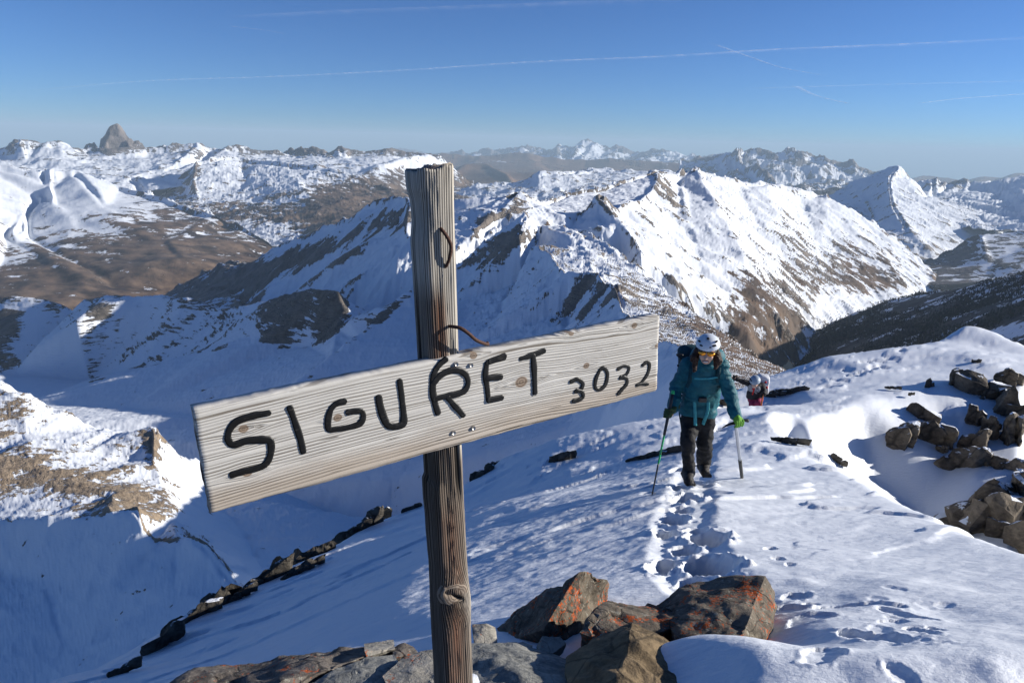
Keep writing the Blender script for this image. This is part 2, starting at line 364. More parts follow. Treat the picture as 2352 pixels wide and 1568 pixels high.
LM1S = [(-60, 614), (0, 624), (60, 629), (100, 574), (130, 589), (180, 574), (240, 572), (260, 552), (320, 516), (360, 508), (420, 516), (520, 539), (600, 564)]
terrain('valley_slopes', [(-60, 378, 8600), (0, 380, 8600), (60, 392, 8400), (100, 405, 8300), (121, 397, 8200), (165, 393, 8400), (192, 398, 8500), (233, 417, 8200), (275, 433, 8000), (330, 449, 7600), (371, 458, 7400), (398, 466, 7200), (440, 485, 6900), (486, 500, 6600), (522, 517, 6400), (561, 530, 6200), (605, 558, 5900), (640, 590, 5600), (680, 620, 5300)],
        [(-60, 740, 3900), (0, 740, 3900), (150, 740, 3900), (300, 720, 4000), (400, 690, 4300), (500, 655, 4700), (600, 620, 5100), (700, 630, 5100)],
        [[(121, 397, 8200), (112, 440, 7700), (122, 470, 7100), (180, 520, 6300), (330, 610, 4900)], [(95, 470, 7500), (60, 500, 6900), (20, 560, 5800)], [(165, 393, 8400), (240, 470, 6900), (380, 560, 5500), (420, 600, 5000)], [(0, 545, 6000), (100, 600, 5100), (200, 670, 4400)], [(60, 545, 6200), (140, 590, 5350), (260, 660, 4600)]],
        640, 240, M_lm, 480, 115, seed=25, back=0.5,
        rock=lambda d: -0.02+(0.22*d['h']+0.11*d['rib'])*sstep(0.3, 0.6, d['slope']), brown=lambda d: np.clip(0.32+below(d, LM1S, 120)+0.3*d['f']+0.5*d['h']+0.14*d['rib'], 0, 0.92))
# ---- centre and right
M_hill = mountain_mat('lit_hills', 240, strata=0.2)
terrain('snowy_hill', [(1000, 470, 9000), (1042, 448, 9500), (1063, 430, 9500), (1090, 432, 9800), (1116, 423, 9800), (1163, 423, 9800), (1210, 412, 9900), (1233, 396, 9900), (1277, 399, 10000), (1327, 404, 10400), (1340, 388, 11200), (1371, 373, 11400), (1391, 375, 11400), (1435, 399, 11300), (1467, 394, 11300), (1510, 395, 11300), (1560, 400, 11300)],
        [(1000, 500, 7000), (1150, 500, 7000), (1280, 500, 7200), (1400, 460, 8500), (1570, 440, 9500)], [[(1233, 396, 9900), (1240, 440, 8900), (1225, 480, 8000)], [(1327, 404, 10400), (1345, 430, 9400), (1370, 445, 8900)], [(1180, 470, 7900), (1300, 455, 8400)]],
        400, 110, M_hill, 700, 75, seed=31, jag=35, rock=lambda d: 0.06+0.25*d['h']+0.13*d['rib']+0.2*sstep(0.6, 1.0, d['slope'])+0.25*sstep(1340, 1400, d['px'])*sstep(420, 440, d['py']))
M_r4 = mountain_mat('right_mountain', 230)
terrain('snow_mountain', [(1880, 470, 10500), (1930, 430, 10800), (1964, 411, 11000), (1983, 405, 11000), (2018, 393, 11000), (2027, 402, 11000), (2045, 394, 11000), (2064, 384, 10800), (2077, 386, 10800), (2092, 403, 10800), (2114, 431, 10800), (2130, 453, 10850), (2180, 474, 10950), (2230, 492, 11050), (2282, 503, 11200), (2310, 508, 11300)],
        [(1870, 500, 8000), (1960, 540, 7200), (2055, 590, 6500), (2102, 612, 6200), (2151, 602, 6900), (2200, 588, 7700), (2260, 556, 8900), (2320, 526, 10200)], [[(2064, 384, 10800), (2040, 420, 9900), (2045, 470, 8700), (2090, 540, 7400)], [(1985, 425, 10400), (1990, 470, 9400), (2010, 520, 8000)], [(2092, 403, 10800), (2120, 460, 9900), (2170, 530, 8600)]],
        460, 210, M_r4, 620, 80, seed=33, jag=25, rock=lambda d: 0.03+0.25*d['h']+0.13*d['rib']+0.2*sstep(0.6, 1.1, d['slope'])+0.16*sstep(520, 580, d['py']))
M_terr = mountain_mat('banded_hill', 300, ((0.05, 0.05, 0.05), (0.14, 0.12, 0.11)), strata=0.7)
terrain('banded_hill', [(2080, 615, 6000), (2110, 606, 6200), (2151, 590, 6600), (2190, 568, 6800), (2214, 553, 6800), (2235, 537, 6800), (2267, 532, 6900), (2300, 533, 7000), (2352, 532, 7000), (2440, 528, 7000)],
        [(2070, 660, 4700), (2115, 660, 4700), (2200, 655, 4700), (2352, 645, 4700), (2450, 640, 4700)], [[(2250, 540, 6750), (2262, 580, 5950), (2275, 608, 5500), (2290, 640, 5000)], [(2180, 600, 6000), (2150, 632, 5300), (2110, 650, 4900)]],
        260, 110, M_terr, 330, 45, seed=35, rock=lambda d: 0.42+0.3*sstep(2270, 2210, d['px'])+0.1*d['rib'])
M_big = mountain_mat('big_slope', 130, ((0.12, 0.105, 0.095), (0.27, 0.23, 0.19)), ((0.075, 0.055, 0.042), (0.15, 0.1, 0.065)))
BSS = [(1380, 700), (1500, 720), (1600, 720), (1650, 680), (1720, 610), (1760, 560), (1850, 590), (1960, 540), (2050, 560), (2115, 600)]
C3SKY = [(330, 700, 4300), (385, 672, 4144), (440, 643, 3988), (473, 629, 3894), (503, 607, 3809), (530, 605, 3733), (577, 603, 3600), (610, 596, 3474), (634, 572, 3383), (671, 558, 3242), (712, 549, 3086), (761, 522, 2900), (811, 506, 2741), (830, 494, 2680), (871, 472, 2550), (899, 468, 2461), (934, 465, 2350), (990, 485, 2314), (1043, 499, 2281), (1092, 490, 2250), (1168, 462, 2332), (1192, 457, 2358), (1212, 475, 2380), (1239, 480, 2420), (1253, 475, 2500), (1327, 444, 2800), (1371, 443, 2950), (1430, 423, 3200), (1473, 400, 3450), (1494, 394, 3500), (1514, 401, 3520), (1546, 400, 3700), (1561, 391, 3800), (1591, 385, 3950), (1608, 395, 4050), (1638, 400, 4200), (1676, 405, 4400), (1697, 414, 4500), (1738, 421, 4700), (1764, 418, 4900), (1789, 419, 5000), (1867, 429, 5400), (1884, 439, 5400), (1915, 455, 5400), (1946, 474, 5400), (1977, 493, 5400), (1996, 502, 5500), (2011, 520, 5500), (2055, 542, 5500), (2102, 580, 5400), (2118, 605, 5300), (2150, 640, 5200)]
terrain('mountain_ridge', C3SKY,
        [(320, 800, 2600), (500, 790, 2300), (700, 790, 1850), (850, 790, 1780), (950, 780, 1750), (1050, 740, 1850), (1150, 700, 1950), (1250, 700, 1950), (1400, 740, 1900), (1500, 800, 1850), (1600, 910, 1650), (1750, 930, 1750), (1853, 850, 2300), (1946, 775, 3000), (2024, 726, 3600), (2095, 684, 4200), (2130, 660, 4700), (2160, 645, 5100)],
        [[(1494, 394, 3500), (1514, 412, 3350), (1499, 446, 3050), (1473, 470, 2750), (1426, 484, 2500), (1409, 487, 2420), (1374, 455, 2380)],
         [(1409, 487, 2420), (1440, 540, 2150), (1470, 600, 1950), (1540, 700, 1750), (1600, 790, 1600)],
         [(1320, 520, 2280), (1270, 545, 2150), (1230, 580, 1850)], [(1371, 443, 2950), (1390, 465, 2700), (1360, 500, 2400)],
         [(1608, 395, 4050), (1650, 480, 3300), (1720, 600, 2700), (1800, 720, 2450)], [(1561, 430, 3650), (1570, 500, 3000), (1620, 620, 2450), (1720, 760, 2100)],
         [(1764, 418, 4900), (1790, 500, 4100), (1840, 600, 3500), (1890, 690, 3250)], [(1700, 440, 4350), (1750, 540, 3550), (1800, 640, 3000), (1840, 720, 2750)],
         [(1884, 439, 5400), (1900, 520, 4700), (1950, 610, 4200), (2020, 670, 4000)], [(1850, 480, 4950), (1880, 560, 4250), (1930, 650, 3700)], [(1977, 493, 5400), (2000, 560, 4800), (2070, 640, 4400)],
         [(871, 472, 2560), (850, 540, 2330), (790, 610, 2200), (740, 690, 2060)], [(712, 549, 3070), (670, 600, 2800), (610, 660, 2620)], [(934, 465, 2350), (930, 560, 2080), (900, 640, 1950)], [(1192, 457, 2380), (1140, 505, 2150), (1080, 560, 2030), (1020, 620, 1920)], [(960, 680, 1840), (860, 710, 1900), (700, 745, 2000)], [(500, 660, 3300), (560, 700, 2700), (600, 740, 2300)]],
        980, 255, M_big, 210, 46, 6, seed=41, jag=9, back=0.6,
        rock=lambda d: -0.03+(0.28*d['h']+0.13*d['rib'])*sstep(0.3, 0.6, d['slope'])+0.2*sstep(0.55, 1.1, d['slope'])+0.5*sstep(700, 600, d['px'])*sstep(640, 560, d['px'])+feats(d, [(560, 640, 150, 26, -17, 0.55), (690, 585, 70, 22, -20, 0.4), (800, 560, 130, 34, -22, 0.33), (900, 505, 60, 22, -15, 0.3), (1130, 500, 70, 16, -22, 0.3), (1195, 470, 26, 18, 30, 0.45), (1400, 475, 45, 12, 45, 0.45), (1520, 425, 22, 40, -25, 0.4), (1560, 480, 22, 50, -30, 0.3), (1640, 700, 60, 30, 40, 0.2), (1820, 560, 40, 60, -20, 0.35), (1900, 610, 60, 60, -20, 0.35), (1830, 660, 60, 50, 30, 0.3)])-0.4*sstep(800, 900, d['px'])*sstep(1100, 1000, d['px'])*sstep(520, 600, d['py']),
        brown=lambda d: sstep(1350, 1500, d['px'])*np.clip(0.10+below(d, BSS, 230)+0.25*d['f']+0.6*d['h'], 0, 0.78)*(1-0.9*sstep(1800, 1900, d['px'])*sstep(640, 690, d['py'])))
M_forest = mountain_mat('forest_floor', 150, ((0.05, 0.045, 0.04), (0.1, 0.085, 0.07)), ((0.03, 0.03, 0.028), (0.07, 0.06, 0.05)))
FORSKY = [(1835, 790, 2700), (1853, 769, 2700), (1899, 747, 2750), (1946, 720, 2800), (2024, 695, 2850), (2102, 673, 2850), (2195, 662, 2700), (2257, 645, 2650), (2352, 628, 2500), (2450, 610, 2400)]
forest_hill = terrain('forest_hill', FORSKY,
        [(1780, 980, 1950), (1860, 960, 1900), (2000, 930, 1700), (2200, 900, 1500), (2352, 880, 1350), (2460, 870, 1280)], [[(1900, 800, 2330), (2050, 800, 2030), (2352, 780, 1600)], [(2000, 745, 2520), (2100, 740, 2270), (2250, 720, 2030), (2352, 700, 1900)]],
        330, 200, M_forest, 190, 16, seed=43, back=0.9, rock=lambda d: 0.0, brown=lambda d: 0.78+0.45*d['f']-0.25*sstep(710, 670, d['py'])*sstep(2080, 2200, d['px']))
# the wood on it
def wood(name, src, count, seed, keep, label):
    me = src.data; n = len(me.vertices); co = np.empty(n*3, np.float32); me.vertices.foreach_get('co', co); co = co.reshape(-1, 3)
    rg = np.random.default_rng(seed); px, py = project(co); w = keep(px, py, co); w = np.clip(w, 0, None); idx = rg.choice(n, count, p=w/w.sum())
    c = co[idx]+np.stack([rg.uniform(-9, 9, count), rg.uniform(-9, 9, count), np.full(count, -1.0)], 1)
    hgt = rg.uniform(4, 10, count); rad = hgt*rg.uniform(0.2, 0.34, count); k = 4; t = np.linspace(0, 2*math.pi, k, endpoint=False)
    ring = c[:, None]+np.stack([np.cos(t)[None]*rad[:, None], np.sin(t)[None]*rad[:, None], np.full((count, k), 1.5)], -1)
    V = np.concatenate([ring, (c+np.stack([rad*0, rad*0, hgt], 1))[:, None]], 1).reshape(-1, 3)
    b = np.arange(count)[:, None]*(k+1); e = np.arange(k)[None]
    F = np.stack([b+e, b+(e+1) % k, np.broadcast_to(b+k, (count, k))], -1).reshape(-1, 3)
    m = NT('conifer'); m = m.end(m.mix(m.noise(m.coord(), 0.05, 2), (0.016, 0.019, 0.015), (0.045, 0.04, 0.03)), 0.9, None, 0.1)
    o = link(name, mesh_np(name, V, F), m, smooth=False); tag(o, label, 'forest', kind='stuff')
wood('forest', forest_hill, 15000, 3, lambda px, py, co: sstep(0.40, 0.60, fbm(co[:, 0]/200, co[:, 1]/200, 5, 7)*0.5+0.5)*(px > 1800), 'dark larch and pine wood on the shaded hillside')
M_spine = mountain_mat('spine_ridge', 100, ((0.11, 0.10, 0.095), (0.28, 0.235, 0.19)), ((0.09, 0.065, 0.05), (0.17, 0.115, 0.075)), strata=0.35, tilt=(0.0, 0.6, 0.3))
SPINE = [(1209, 494, 1800), (1198, 550, 1620), (1221, 568, 1560), (1257, 592, 1470), (1280, 627, 1350), (1298, 649, 1270), (1318, 640, 1260), (1344, 630, 1250), (1365, 634, 1240), (1380, 652, 1190), (1409, 663, 1140), (1424, 697, 1040), (1421, 723, 990), (1470, 770, 800), (1515, 800, 650), (1556, 797, 560), (1590, 850, 380), (1640, 885, 240), (1700, 905, 150)]
def spine_rock(d):
    lit = sstep(-0.1, 0.25, -d['gx'])
    l = -0.08+0.3*sstep(0.6, 1.3, d['slope'])+0.15*d['h']+0.08*d['rib']-0.25*sstep(720, 800, d['py'])
    l = l+feats(d, [(1135, 572, 85, 22, -30, 0.6), (1175, 540, 40, 26, -30, 0.5), (1080, 600, 40, 8, -30, 0.35), (1320, 690, 80, 13, -56, 0.75), (1362, 690, 85, 11, -54, 0.7), (1290, 705, 60, 8, -56, 0.55), (1400, 685, 50, 9, -50, 0.6), (1345, 650, 30, 20, 0, 0.5), (1255, 730, 40, 6, -60, 0.4), (1210, 760, 60, 6, -50, 0.35), (1470, 760, 60, 25, 40, 0.35)])
    r = 0.10+0.3*d['h']+0.15*d['rib']+0.2*sstep(0.5, 1.0, d['slope'])+feats(d, [(1245, 560, 26, 40, 0, 0.35), (1285, 560, 20, 40, 10, 0.3), (1440, 690, 40, 60, 20, 0.3), (1540, 770, 60, 40, 40, 0.35)])
    return l*(1-lit)+r*lit
terrain('mountain_spur', [(930, 700, 1700), (1000, 640, 1750), (1050, 600, 1780), (1100, 558, 1800), (1150, 522, 1800), (1185, 502, 1800), (1209, 494, 1800), (1245, 520, 1780), (1283, 514, 1800), (1312, 523, 1800), (1342, 541, 1760), (1365, 535, 1760), (1400, 560, 1680), (1450, 600, 1560), (1520, 660, 1400), (1600, 720, 1250), (1680, 780, 1100), (1760, 840, 950), (1830, 870, 800)],
        [(920, 960, 1020), (1050, 990, 920), (1150, 1010, 800), (1250, 1030, 680), (1350, 1040, 510), (1450, 1040, 365), (1550, 1020, 240), (1620, 990, 160), (1700, 975, 120), (1850, 970, 115)],
        [SPINE, [(1312, 523, 1800), (1340, 570, 1600), (1350, 600, 1450)], [(1400, 560, 1680), (1400, 610, 1480), (1440, 650, 1330)], [(1480, 700, 1150), (1560, 740, 1000), (1620, 800, 800)], [(1060, 660, 1700), (1000, 720, 1600), (960, 790, 1450)], [(1200, 640, 1620), (1150, 720, 1420), (1080, 800, 1220)], [(1310, 720, 1230), (1290, 800, 1050), (1260, 860, 900)], [(1440, 800, 830), (1420, 880, 640), (1400, 940, 520)]],
        620, 300, M_spine, 110, 17, 6, rref=1300, seed=45, jag=8, back=0.7, rock=spine_rock,
        brown=lambda d: sstep(1420, 1560, d['px'])*np.clip(0.1+(d['py']-650)/170+0.3*d['f']+0.3*d['h'], 0, 0.85)*sstep(0, 0.25, d['gx']*-1+0.1))
M_basin = mountain_mat('basin', 75, ((0.06, 0.055, 0.05), (0.19, 0.165, 0.14)), strata=0.6, bump=0.2)
CLIFF = [(-60, 682, 3000), (0, 679, 2910), (25, 676, 2872), (83, 679, 2786), (137, 698, 2705), (174, 723, 2650), (185, 700, 2632), (195, 685, 2616), (257, 675, 2516), (300, 680, 2446), (332, 676, 2395), (353, 677, 2361), (365, 670, 2341), (399, 682, 2285), (436, 679, 2223), (482, 704, 2146), (520, 706, 2083), (556, 702, 2023), (598, 692, 1953), (639, 680, 1879), (680, 670, 1805), (722, 662, 1729), (780, 670, 1625), (794, 706, 1600)]
FOOT = [(-60, 850, 2450), (0, 857, 2411), (28, 862, 2393), (80, 800, 2360), (140, 760, 2321), (172, 735, 2301), (190, 800, 2269), (205, 873, 2241), (324, 842, 2017), (407, 843, 1891), (480, 800, 1800), (544, 781, 1720), (610, 780, 1641), (664, 800, 1595), (706, 798, 1559), (770, 760, 1505), (800, 735, 1480)]
def cliff_rock(d):
    x, y = d['px'], d['py']
    top = yl(x, [(a, b) for a, b, _ in CLIFF]); bot = yl(x, [(a, b) for a, b, _ in FOOT])
    inside = sstep(-12, 6, bot+25*d['f']-y)*sstep(1000, 820, x)
    core = np.maximum(sstep(560, 640, x)*sstep(810, 790, x), np.maximum(0.8*sstep(60, 20, x), 0.55*sstep(190, 210, x)*sstep(260, 230, x)))
    sp = yl(x, [(690, 868), (947, 663)])
    spur = 0.45*sstep(26, 4, np.abs(y-sp-8))*sstep(680, 720, x)*sstep(960, 940, x)
    return -0.25+inside*(0.48+0.5*core+0.6*d['f']+0.1*d['rib'])+spur*1.3
terrain('snow_basin', CLIFF+[(830, 735, 1580), (880, 725, 1600), (915, 690, 1560), (947, 662, 1525), (1000, 700, 1500), (1050, 760, 1380), (1150, 840, 1150), (1250, 900, 950), (1400, 950, 650), (1500, 980, 480), (1620, 1000, 330)],
        [(-60, 980, 1300), (0, 980, 1250), (200, 1060, 1050), (450, 1140, 900), (560, 1230, 800), (700, 1290, 720), (900, 1260, 680), (1000, 1240, 600), (1200, 1160, 430), (1400, 1080, 320), (1630, 1020, 200)],
        [FOOT, [(947, 662, 1520), (880, 715, 1450), (800, 782, 1310), (697, 868, 1160), (640, 940, 1040)], [(830, 790, 1370), (760, 830, 1280)], [(60, 930, 1700), (300, 940, 1420), (500, 960, 1180), (620, 980, 1020)], [(640, 1080, 900), (760, 1110, 830), (900, 1110, 760)]],
        780, 215, M_basin, 90, 7, 6, rref=900, seed=47, jag=3.0, back=0.6, rock=cliff_rock, sm=1)
M_rspur = mountain_mat('rocky_spur', 18, ((0.2, 0.155, 0.11), (0.4, 0.31, 0.215)), strata=0.3, bump=0.3, tilt=(0.9, 0.5, 0.2))
CREST = [(-320, 1230, 560), (-80, 1205, 500), (0, 1202, 480), (27, 1200, 474), (113, 1191, 457), (203, 1195, 440), (252, 1177, 431), (316, 1166, 420), (329, 1217, 402), (356, 1245, 397), (406, 1244, 388), (428, 1232, 385), (478, 1253, 364), (514, 1294, 350), (541, 1339, 333), (563, 1355, 320), (600, 1400, 300)]
def rspur_rock(d):
    x, y = d['px'], d['py']
    cy = yl(x, [(a, b) for a, b, _ in CREST])
    up = sstep(8, -6, y-cy)
    band = yl(x, [(-60, 1085), (100, 1080), (200, 1120), (300, 1150), (400, 1170), (480, 1290), (600, 1340)])
    r = up*(0.15+0.46*np.exp(-((y-band)/55)**2)*sstep(430, 360, x)+0.6*np.exp(-((x-352)/30)**2-((y-1015)/34)**2)+0.3*np.exp(-((x-20)/60)**2-((y-960)/60)**2)+0.3*sstep(-22, -2, y-cy)*sstep(240, 320, x)*sstep(600, 560, x)-0.45*sstep(390, 500, x)*sstep(1050, 1090, y)*sstep(-10, -40, y-cy)-0.3*np.exp(-((x-150)/120)**2-((y-985)/22)**2))
    return r+(1-up)*(-0.12+0.62*np.exp(-((x-310)/45)**2-((y-1360+0.2*(x-310))/9)**2)+0.35*np.exp(-((x-430)/14)**2-((y-1275)/5)**2))+0.12*d['f']+(0.1*d['h']+0.09*d['rib'])*up
terrain('rocky_spur', [(-320, 790, 1000), (-80, 860, 820), (0, 877, 760), (54, 902, 735), (113, 929, 715), (171, 957, 695), (216, 978, 685), (244, 989, 670), (293, 992, 650), (343, 985, 630), (363, 985, 620), (372, 1012, 630), (388, 1040, 650), (419, 1046, 680), (451, 1055, 700), (540, 1085, 760), (640, 1130, 780), (760, 1180, 760), (900, 1220, 720), (1000, 1220, 680)],
        [(-320, 2000, 380), (-80, 1800, 335), (100, 1720, 310), (300, 1640, 300), (450, 1600, 285), (560, 1570, 265), (640, 1530, 275), (760, 1490, 320), (900, 1440, 370), (1010, 1400, 390)],
        [CREST, [(-60, 1090, 560), (60, 1075, 560), (160, 1110, 520), (260, 1140, 480)], [(360, 1010, 600), (355, 1060, 560), (380, 1110, 520), (410, 1190, 440)], [(60, 1010, 640), (200, 1040, 600), (300, 1060, 580)], [(480, 1130, 610), (560, 1230, 510), (600, 1310, 420)], [(-100, 1310, 480), (100, 1330, 430), (250, 1350, 385), (400, 1370, 350), (500, 1390, 320)], [(-80, 1500, 410), (150, 1500, 370), (330, 1480, 330)]],
        700, 240, M_rspur, 46, 5.0, 6, rref=560, seed=51, jag=2.2, back=0.9, rock=rspur_rock, sm=1)
# ------------------------------------------------------------------ the ground far below, out to the horizon
gm = NT('lowland'); gmat = gm.end((0.16, 0.13, 0.1), 0.9, None, 0.1)
gb = bmesh.new(); bmesh.ops.create_circle(gb, cap_ends=True, radius=56000, segments=96); gme = bpy.data.meshes.new('lowland'); gb.to_mesh(gme)
lo = link('lowland', gme, gmat, smooth=False); lo.location.z = -2000; lo['kind'] = 'structure'
# ------------------------------------------------------------------ the snow ridge we stand on
def beyond(l, dr, drop):
    out = []
    for q in l:
        p = pt(q); r = math.hypot(p[0], p[1]); k = (r+dr)/r; out.append(np.array([p[0]*k, p[1]*k, p[2]*k-drop]))
    return out
NS = [(-200, 1750, 5.5), (0, 1640, 5.8), (122, 1572, 6), (311, 1517, 6.5), (388, 1447, 7), (428, 1420, 7.2), (518, 1374, 7.6), (604, 1330, 8), (689, 1275, 8.6), (764, 1250, 9.2), (858, 1198, 10), (928, 1173, 10.6), (1081, 1105, 11.3), (1164, 1047, 11.6), (1232, 1022, 11.5), (1281, 1009, 11.3), (1379, 1006, 11), (1477, 1000, 10.8), (1510, 985, 11.2), (1560, 962, 12), (1600, 945, 13), (1640, 925, 15.5), (1690, 893, 18), (1751, 864, 20), (1828, 833, 21), (1887, 814, 21.5), (1942, 802, 22), (2019, 798, 22.5), (2057, 793, 23), (2141, 786, 24), (2186, 770, 25.5), (2207, 751, 26), (2225, 743, 27), (2253, 747, 27), (2298, 760, 26.5), (2352, 784, 26), (2480, 830, 25), (2750, 950, 22), (3600, 1200, 18)]
DOME = [(1841, 1010, 10), (1913, 1042, 9), (1949, 1073, 8.3), (2026, 1112, 7.4), (2078, 1153, 6.6), (2158, 1195, 5.9), (2245, 1230, 5.2), (2352, 1264, 4.7), (2500, 1300, 4.3), (2800, 1360, 3.9), (3600, 1470, 3.5)]
EDGE = [(1770, 948, 11.8), (1803, 925, 12.3), (1826, 950, 12.1), (1862, 955, 12.4), (1918, 944, 13.4), (1973, 917, 14.6), (2001, 906, 15.2), (2054, 906, 16.0), (2092, 902, 16.4), (2134, 906, 16.8)]
NLINES = [DOME, beyond(DOME, 1.6, 0.75), EDGE,
    [(1855, 1010, 11.6), (1913, 1042, 12.4), (1960, 1075, 12.9), (2010, 1100, 13.4), (2078, 1153, 12.9)],
    [Pz(1080, 1.75, -1.62), Pz(1300, 1.8, -1.76), Pz(1420, 1.8, -1.70), (1500, 1480, 1.95), (1600, 1452, 1.96), (1650, 1454, 1.94), (1760, 1490, 1.85), (1800, 1470, 2.05), (1960, 1500, 2.08), (2352, 1510, 2.2)],
    [Pz(1200, 2.3, -1.93), Pz(1320, 2.3, -1.93), Pz(1500, 2.3, -1.92), Pz(1700, 2.3, -1.9)],
    [(1120, 1450, 2.6), (1300, 1400, 2.8), (1450, 1345, 3.1), (1600, 1335, 3.15), (1800, 1350, 3.05), (2050, 1350, 3.15), (2352, 1400, 3.0)],
    [(1450, 1345, 3.1), (1590, 1250, 3.95), (1585, 1150, 5.4), (1580, 1105, 6.6), (1600, 1040, 8.7), (1650, 990, 10.8), (1700, 960, 12), (1745, 950, 12.6)],
    [(1700, 960, 12), (1690, 934, 13.2), (1740, 944, 13.2)], beyond([(1690, 934, 13.2), (1740, 944, 13.2)], 1.8, 0.35),
    [(1750, 1150, 5.8), (1900, 1250, 4.4), (2150, 1300, 3.9)], [(1720, 1020, 9), (1780, 985, 10.6)],
    [(1200, 1300, 4.05), (900, 1400, 3.7), (700, 1480, 3.8), (500, 1530, 4.7)], [(1000, 1250, 6.1), (800, 1330, 6.3), (600, 1420, 6.2)],
    [(1200, 1150, 7.5), (1350, 1100, 8.4), (1470, 1050, 9.2)], [(1100, 1160, 9.2), (1250, 1070, 10.1)],
    [(1815, 930, 14.4), (1880, 915, 15.2), (1950, 895, 16.5), (2060, 893, 17)], [(1830, 890, 17), (1900, 870, 18), (2000, 850, 19.2), (2120, 840, 20.5)],
    [(2134, 906, 16.8), (2200, 1000, 15.6), (2170, 1100, 13.8), (2120, 1180, 12.6)], [(2250, 870, 19.3), (2352, 880, 19.5), (2352, 1000, 16.2), (2352, 1180, 12.6)], [(2225, 1040, 14.8), (2260, 1180, 12.4), (2352, 1275, 10.6)],
    [Pz(2550, 18, -6.3), Pz(2560, 13, -5.9), Pz(2570, 10, -5.4)], [Pz(2750, 19, -7.2), Pz(2750, 11, -6.2)], [Pz(3500, 15, -8.5), Pz(3500, 9, -6.4)]]
NFRONT = [Pz(-720, 0.9, -2.0), Pz(0, 0.9, -1.75), Pz(600, 0.9, -1.62), Pz(1176, 0.9, -1.5), Pz(1800, 0.9, -1.45), Pz(2400, 0.9, -1.42), Pz(2900, 0.9, -1.4), Pz(4100, 0.9, -1.45)]
NROWS = np.concatenate([np.geomspace(0.9, 1.7, 30, endpoint=False), np.geomspace(1.7, 8.5, 370, endpoint=False), np.geomspace(8.5, 36, 160)])
NX, NY, NZ = base_grid(NS, NFRONT, NLINES, 810, 0, 0, 0.8, 0.5, flat=NROWS)
NOK = ~np.isnan(NZ); NZ = fill(NZ); NZ = np.where(np.hypot(NX, NY) > 9, blur(NZ, 2, 2), blur(NZ, 7, 2))
_sa = [math.atan2(*pt(q)[:2]) for q in NS]; _sr = [math.hypot(*pt(q)[:2]) for q in NS]
NOK &= np.hypot(NX, NY) < np.interp(np.arctan2(NX, NY), _sa, _sr)*1.4
NR = np.hypot(NX, NY); GPX, GPY = project(np.stack([NX, NY, NZ], -1).reshape(-1, 3))
def ground_at(px, py):
    """nearest place of the snow surface that is seen at px, py"""
    d = np.hypot(GPX-px, GPY-py)+NR.ravel()*0.4; i = int(np.argmin(d)); return np.array([NX.ravel()[i], NY.ravel()[i], NZ.ravel()[i]])
def ground_z(x, y):
    i = int(np.argmin((NX-x)**2+(NY-y)**2)); return float(NZ.ravel()[i])
# wind ripples, crust, trodden snow
_far = sstep(1.5, 12, NR)
_c, _s = math.cos(R(-24)), math.sin(R(-24)); _u, _v = NX*_c-NY*_s, NX*_s+NY*_c
_w = fbm(NX*0.9, NY*0.9, 3, 5)
left = sstep(0.5, -1.2, NX-0.22*NY)
NZ0 = NZ.copy()
NZ = NZ + 0.09*fbm(NX*0.45, NY*0.45, 3, 2)*(0.4+0.6*_far)
NZ += (0.008+0.014*_far)*fbm(_u*1.1+0.6*_w, _v*4.2+0.8*_w, 4, 8)*(1+0.6*left)
NZ += (0.004+0.012*left*_far)*ridged(_u*2.6, _v*7.5+_w, 4, 9)
NZ += (0.0025+0.004*_far)*fbm(NX*14, NY*14, 4, 12)
_tm = sstep(-1.6, -0.6, NX-0.12*NY)*sstep(1.1, 0.3, NX-0.2*NY)*sstep(2.6, 3.6, NR)*sstep(12, 8, NR)
NZ += _tm*(0.020*fbm(_u*2.0+_w, _v*5.5, 4, 61)+0.006*ridged(_u*6, _v*15+_w, 3, 62))
NZ += 0.035*fbm(NX*2.3+3, NY*2.3, 3, 31)*sstep(0.2, 0.9, NX-0.1*NY)*sstep(4.5, 2.6, NR)
_sd = fbm(_u*0.35+9, _v*0.35, 3, 33); NZ += 0.03*sstep(0.05, 0.12, fbm(_u*0.55+0.3*_w, _v*1.9, 4, 35)+0.3*_sd)*sstep(3, 6, NR)
HOLE = np.zeros_like(NZ); RIM = np.zeros_like(NZ)
def stamp(x, y, rad, depth, rim=0.25, ell=1.0, ang=0.0, seed=0, wob=0.3):
    m = (np.abs(NX-x) < rad*3) & (np.abs(NY-y) < rad*3)
    dx, dy = NX[m]-x, NY[m]-y; c, s = math.cos(ang), math.sin(ang)
    a, b = (dx*c+dy*s)/ell, -dx*s+dy*c
    d = np.hypot(a, b)/rad*(1+wob*fbm(NX[m]/rad*0.9+seed*3.1, NY[m]/rad*0.9, 4, seed))
    HOLE[m] = np.maximum(HOLE[m], depth*(0.8*sstep(1.03, 0.84, d)+0.2*sstep(0.9, 0.2, d)))
    RIM[m] = np.maximum(RIM[m], depth*rim*np.exp(-((d-1.2)/0.2)**2)*np.clip(0.4+fbm(NX[m]/rad*2.2, NY[m]/rad*2.2, 3, seed+4)*1.3, 0, 1))
rnd = random.Random(4)
TRAIL = [(1583, 1142, .17, .2), (1548, 1192, .13, .14), (1568, 1168, .1, .1), (1526, 1224, .11, .12), (1632, 1236, .16, .17), (1600, 1212, .09, .06), (1572, 1258, .1, .08), (1628, 1292, .17, .18), (1538, 1288, .09, .08), (1510, 1302, .09, .07), (1590, 1330, .09, .07),
         (1566, 1120, .12, .12), (1602, 1098, .12, .12), (1565, 1075, .14, .1), (1612, 1060, .14, .12), (1640, 1020, .16, .12), (1660, 985, .16, .1), (1690, 965, .18, .1), (1618, 1012, .14, .08),
         (1770, 1262, .05, .02), (1790, 1285, .04, .018), (1812, 1300, .035, .015)]
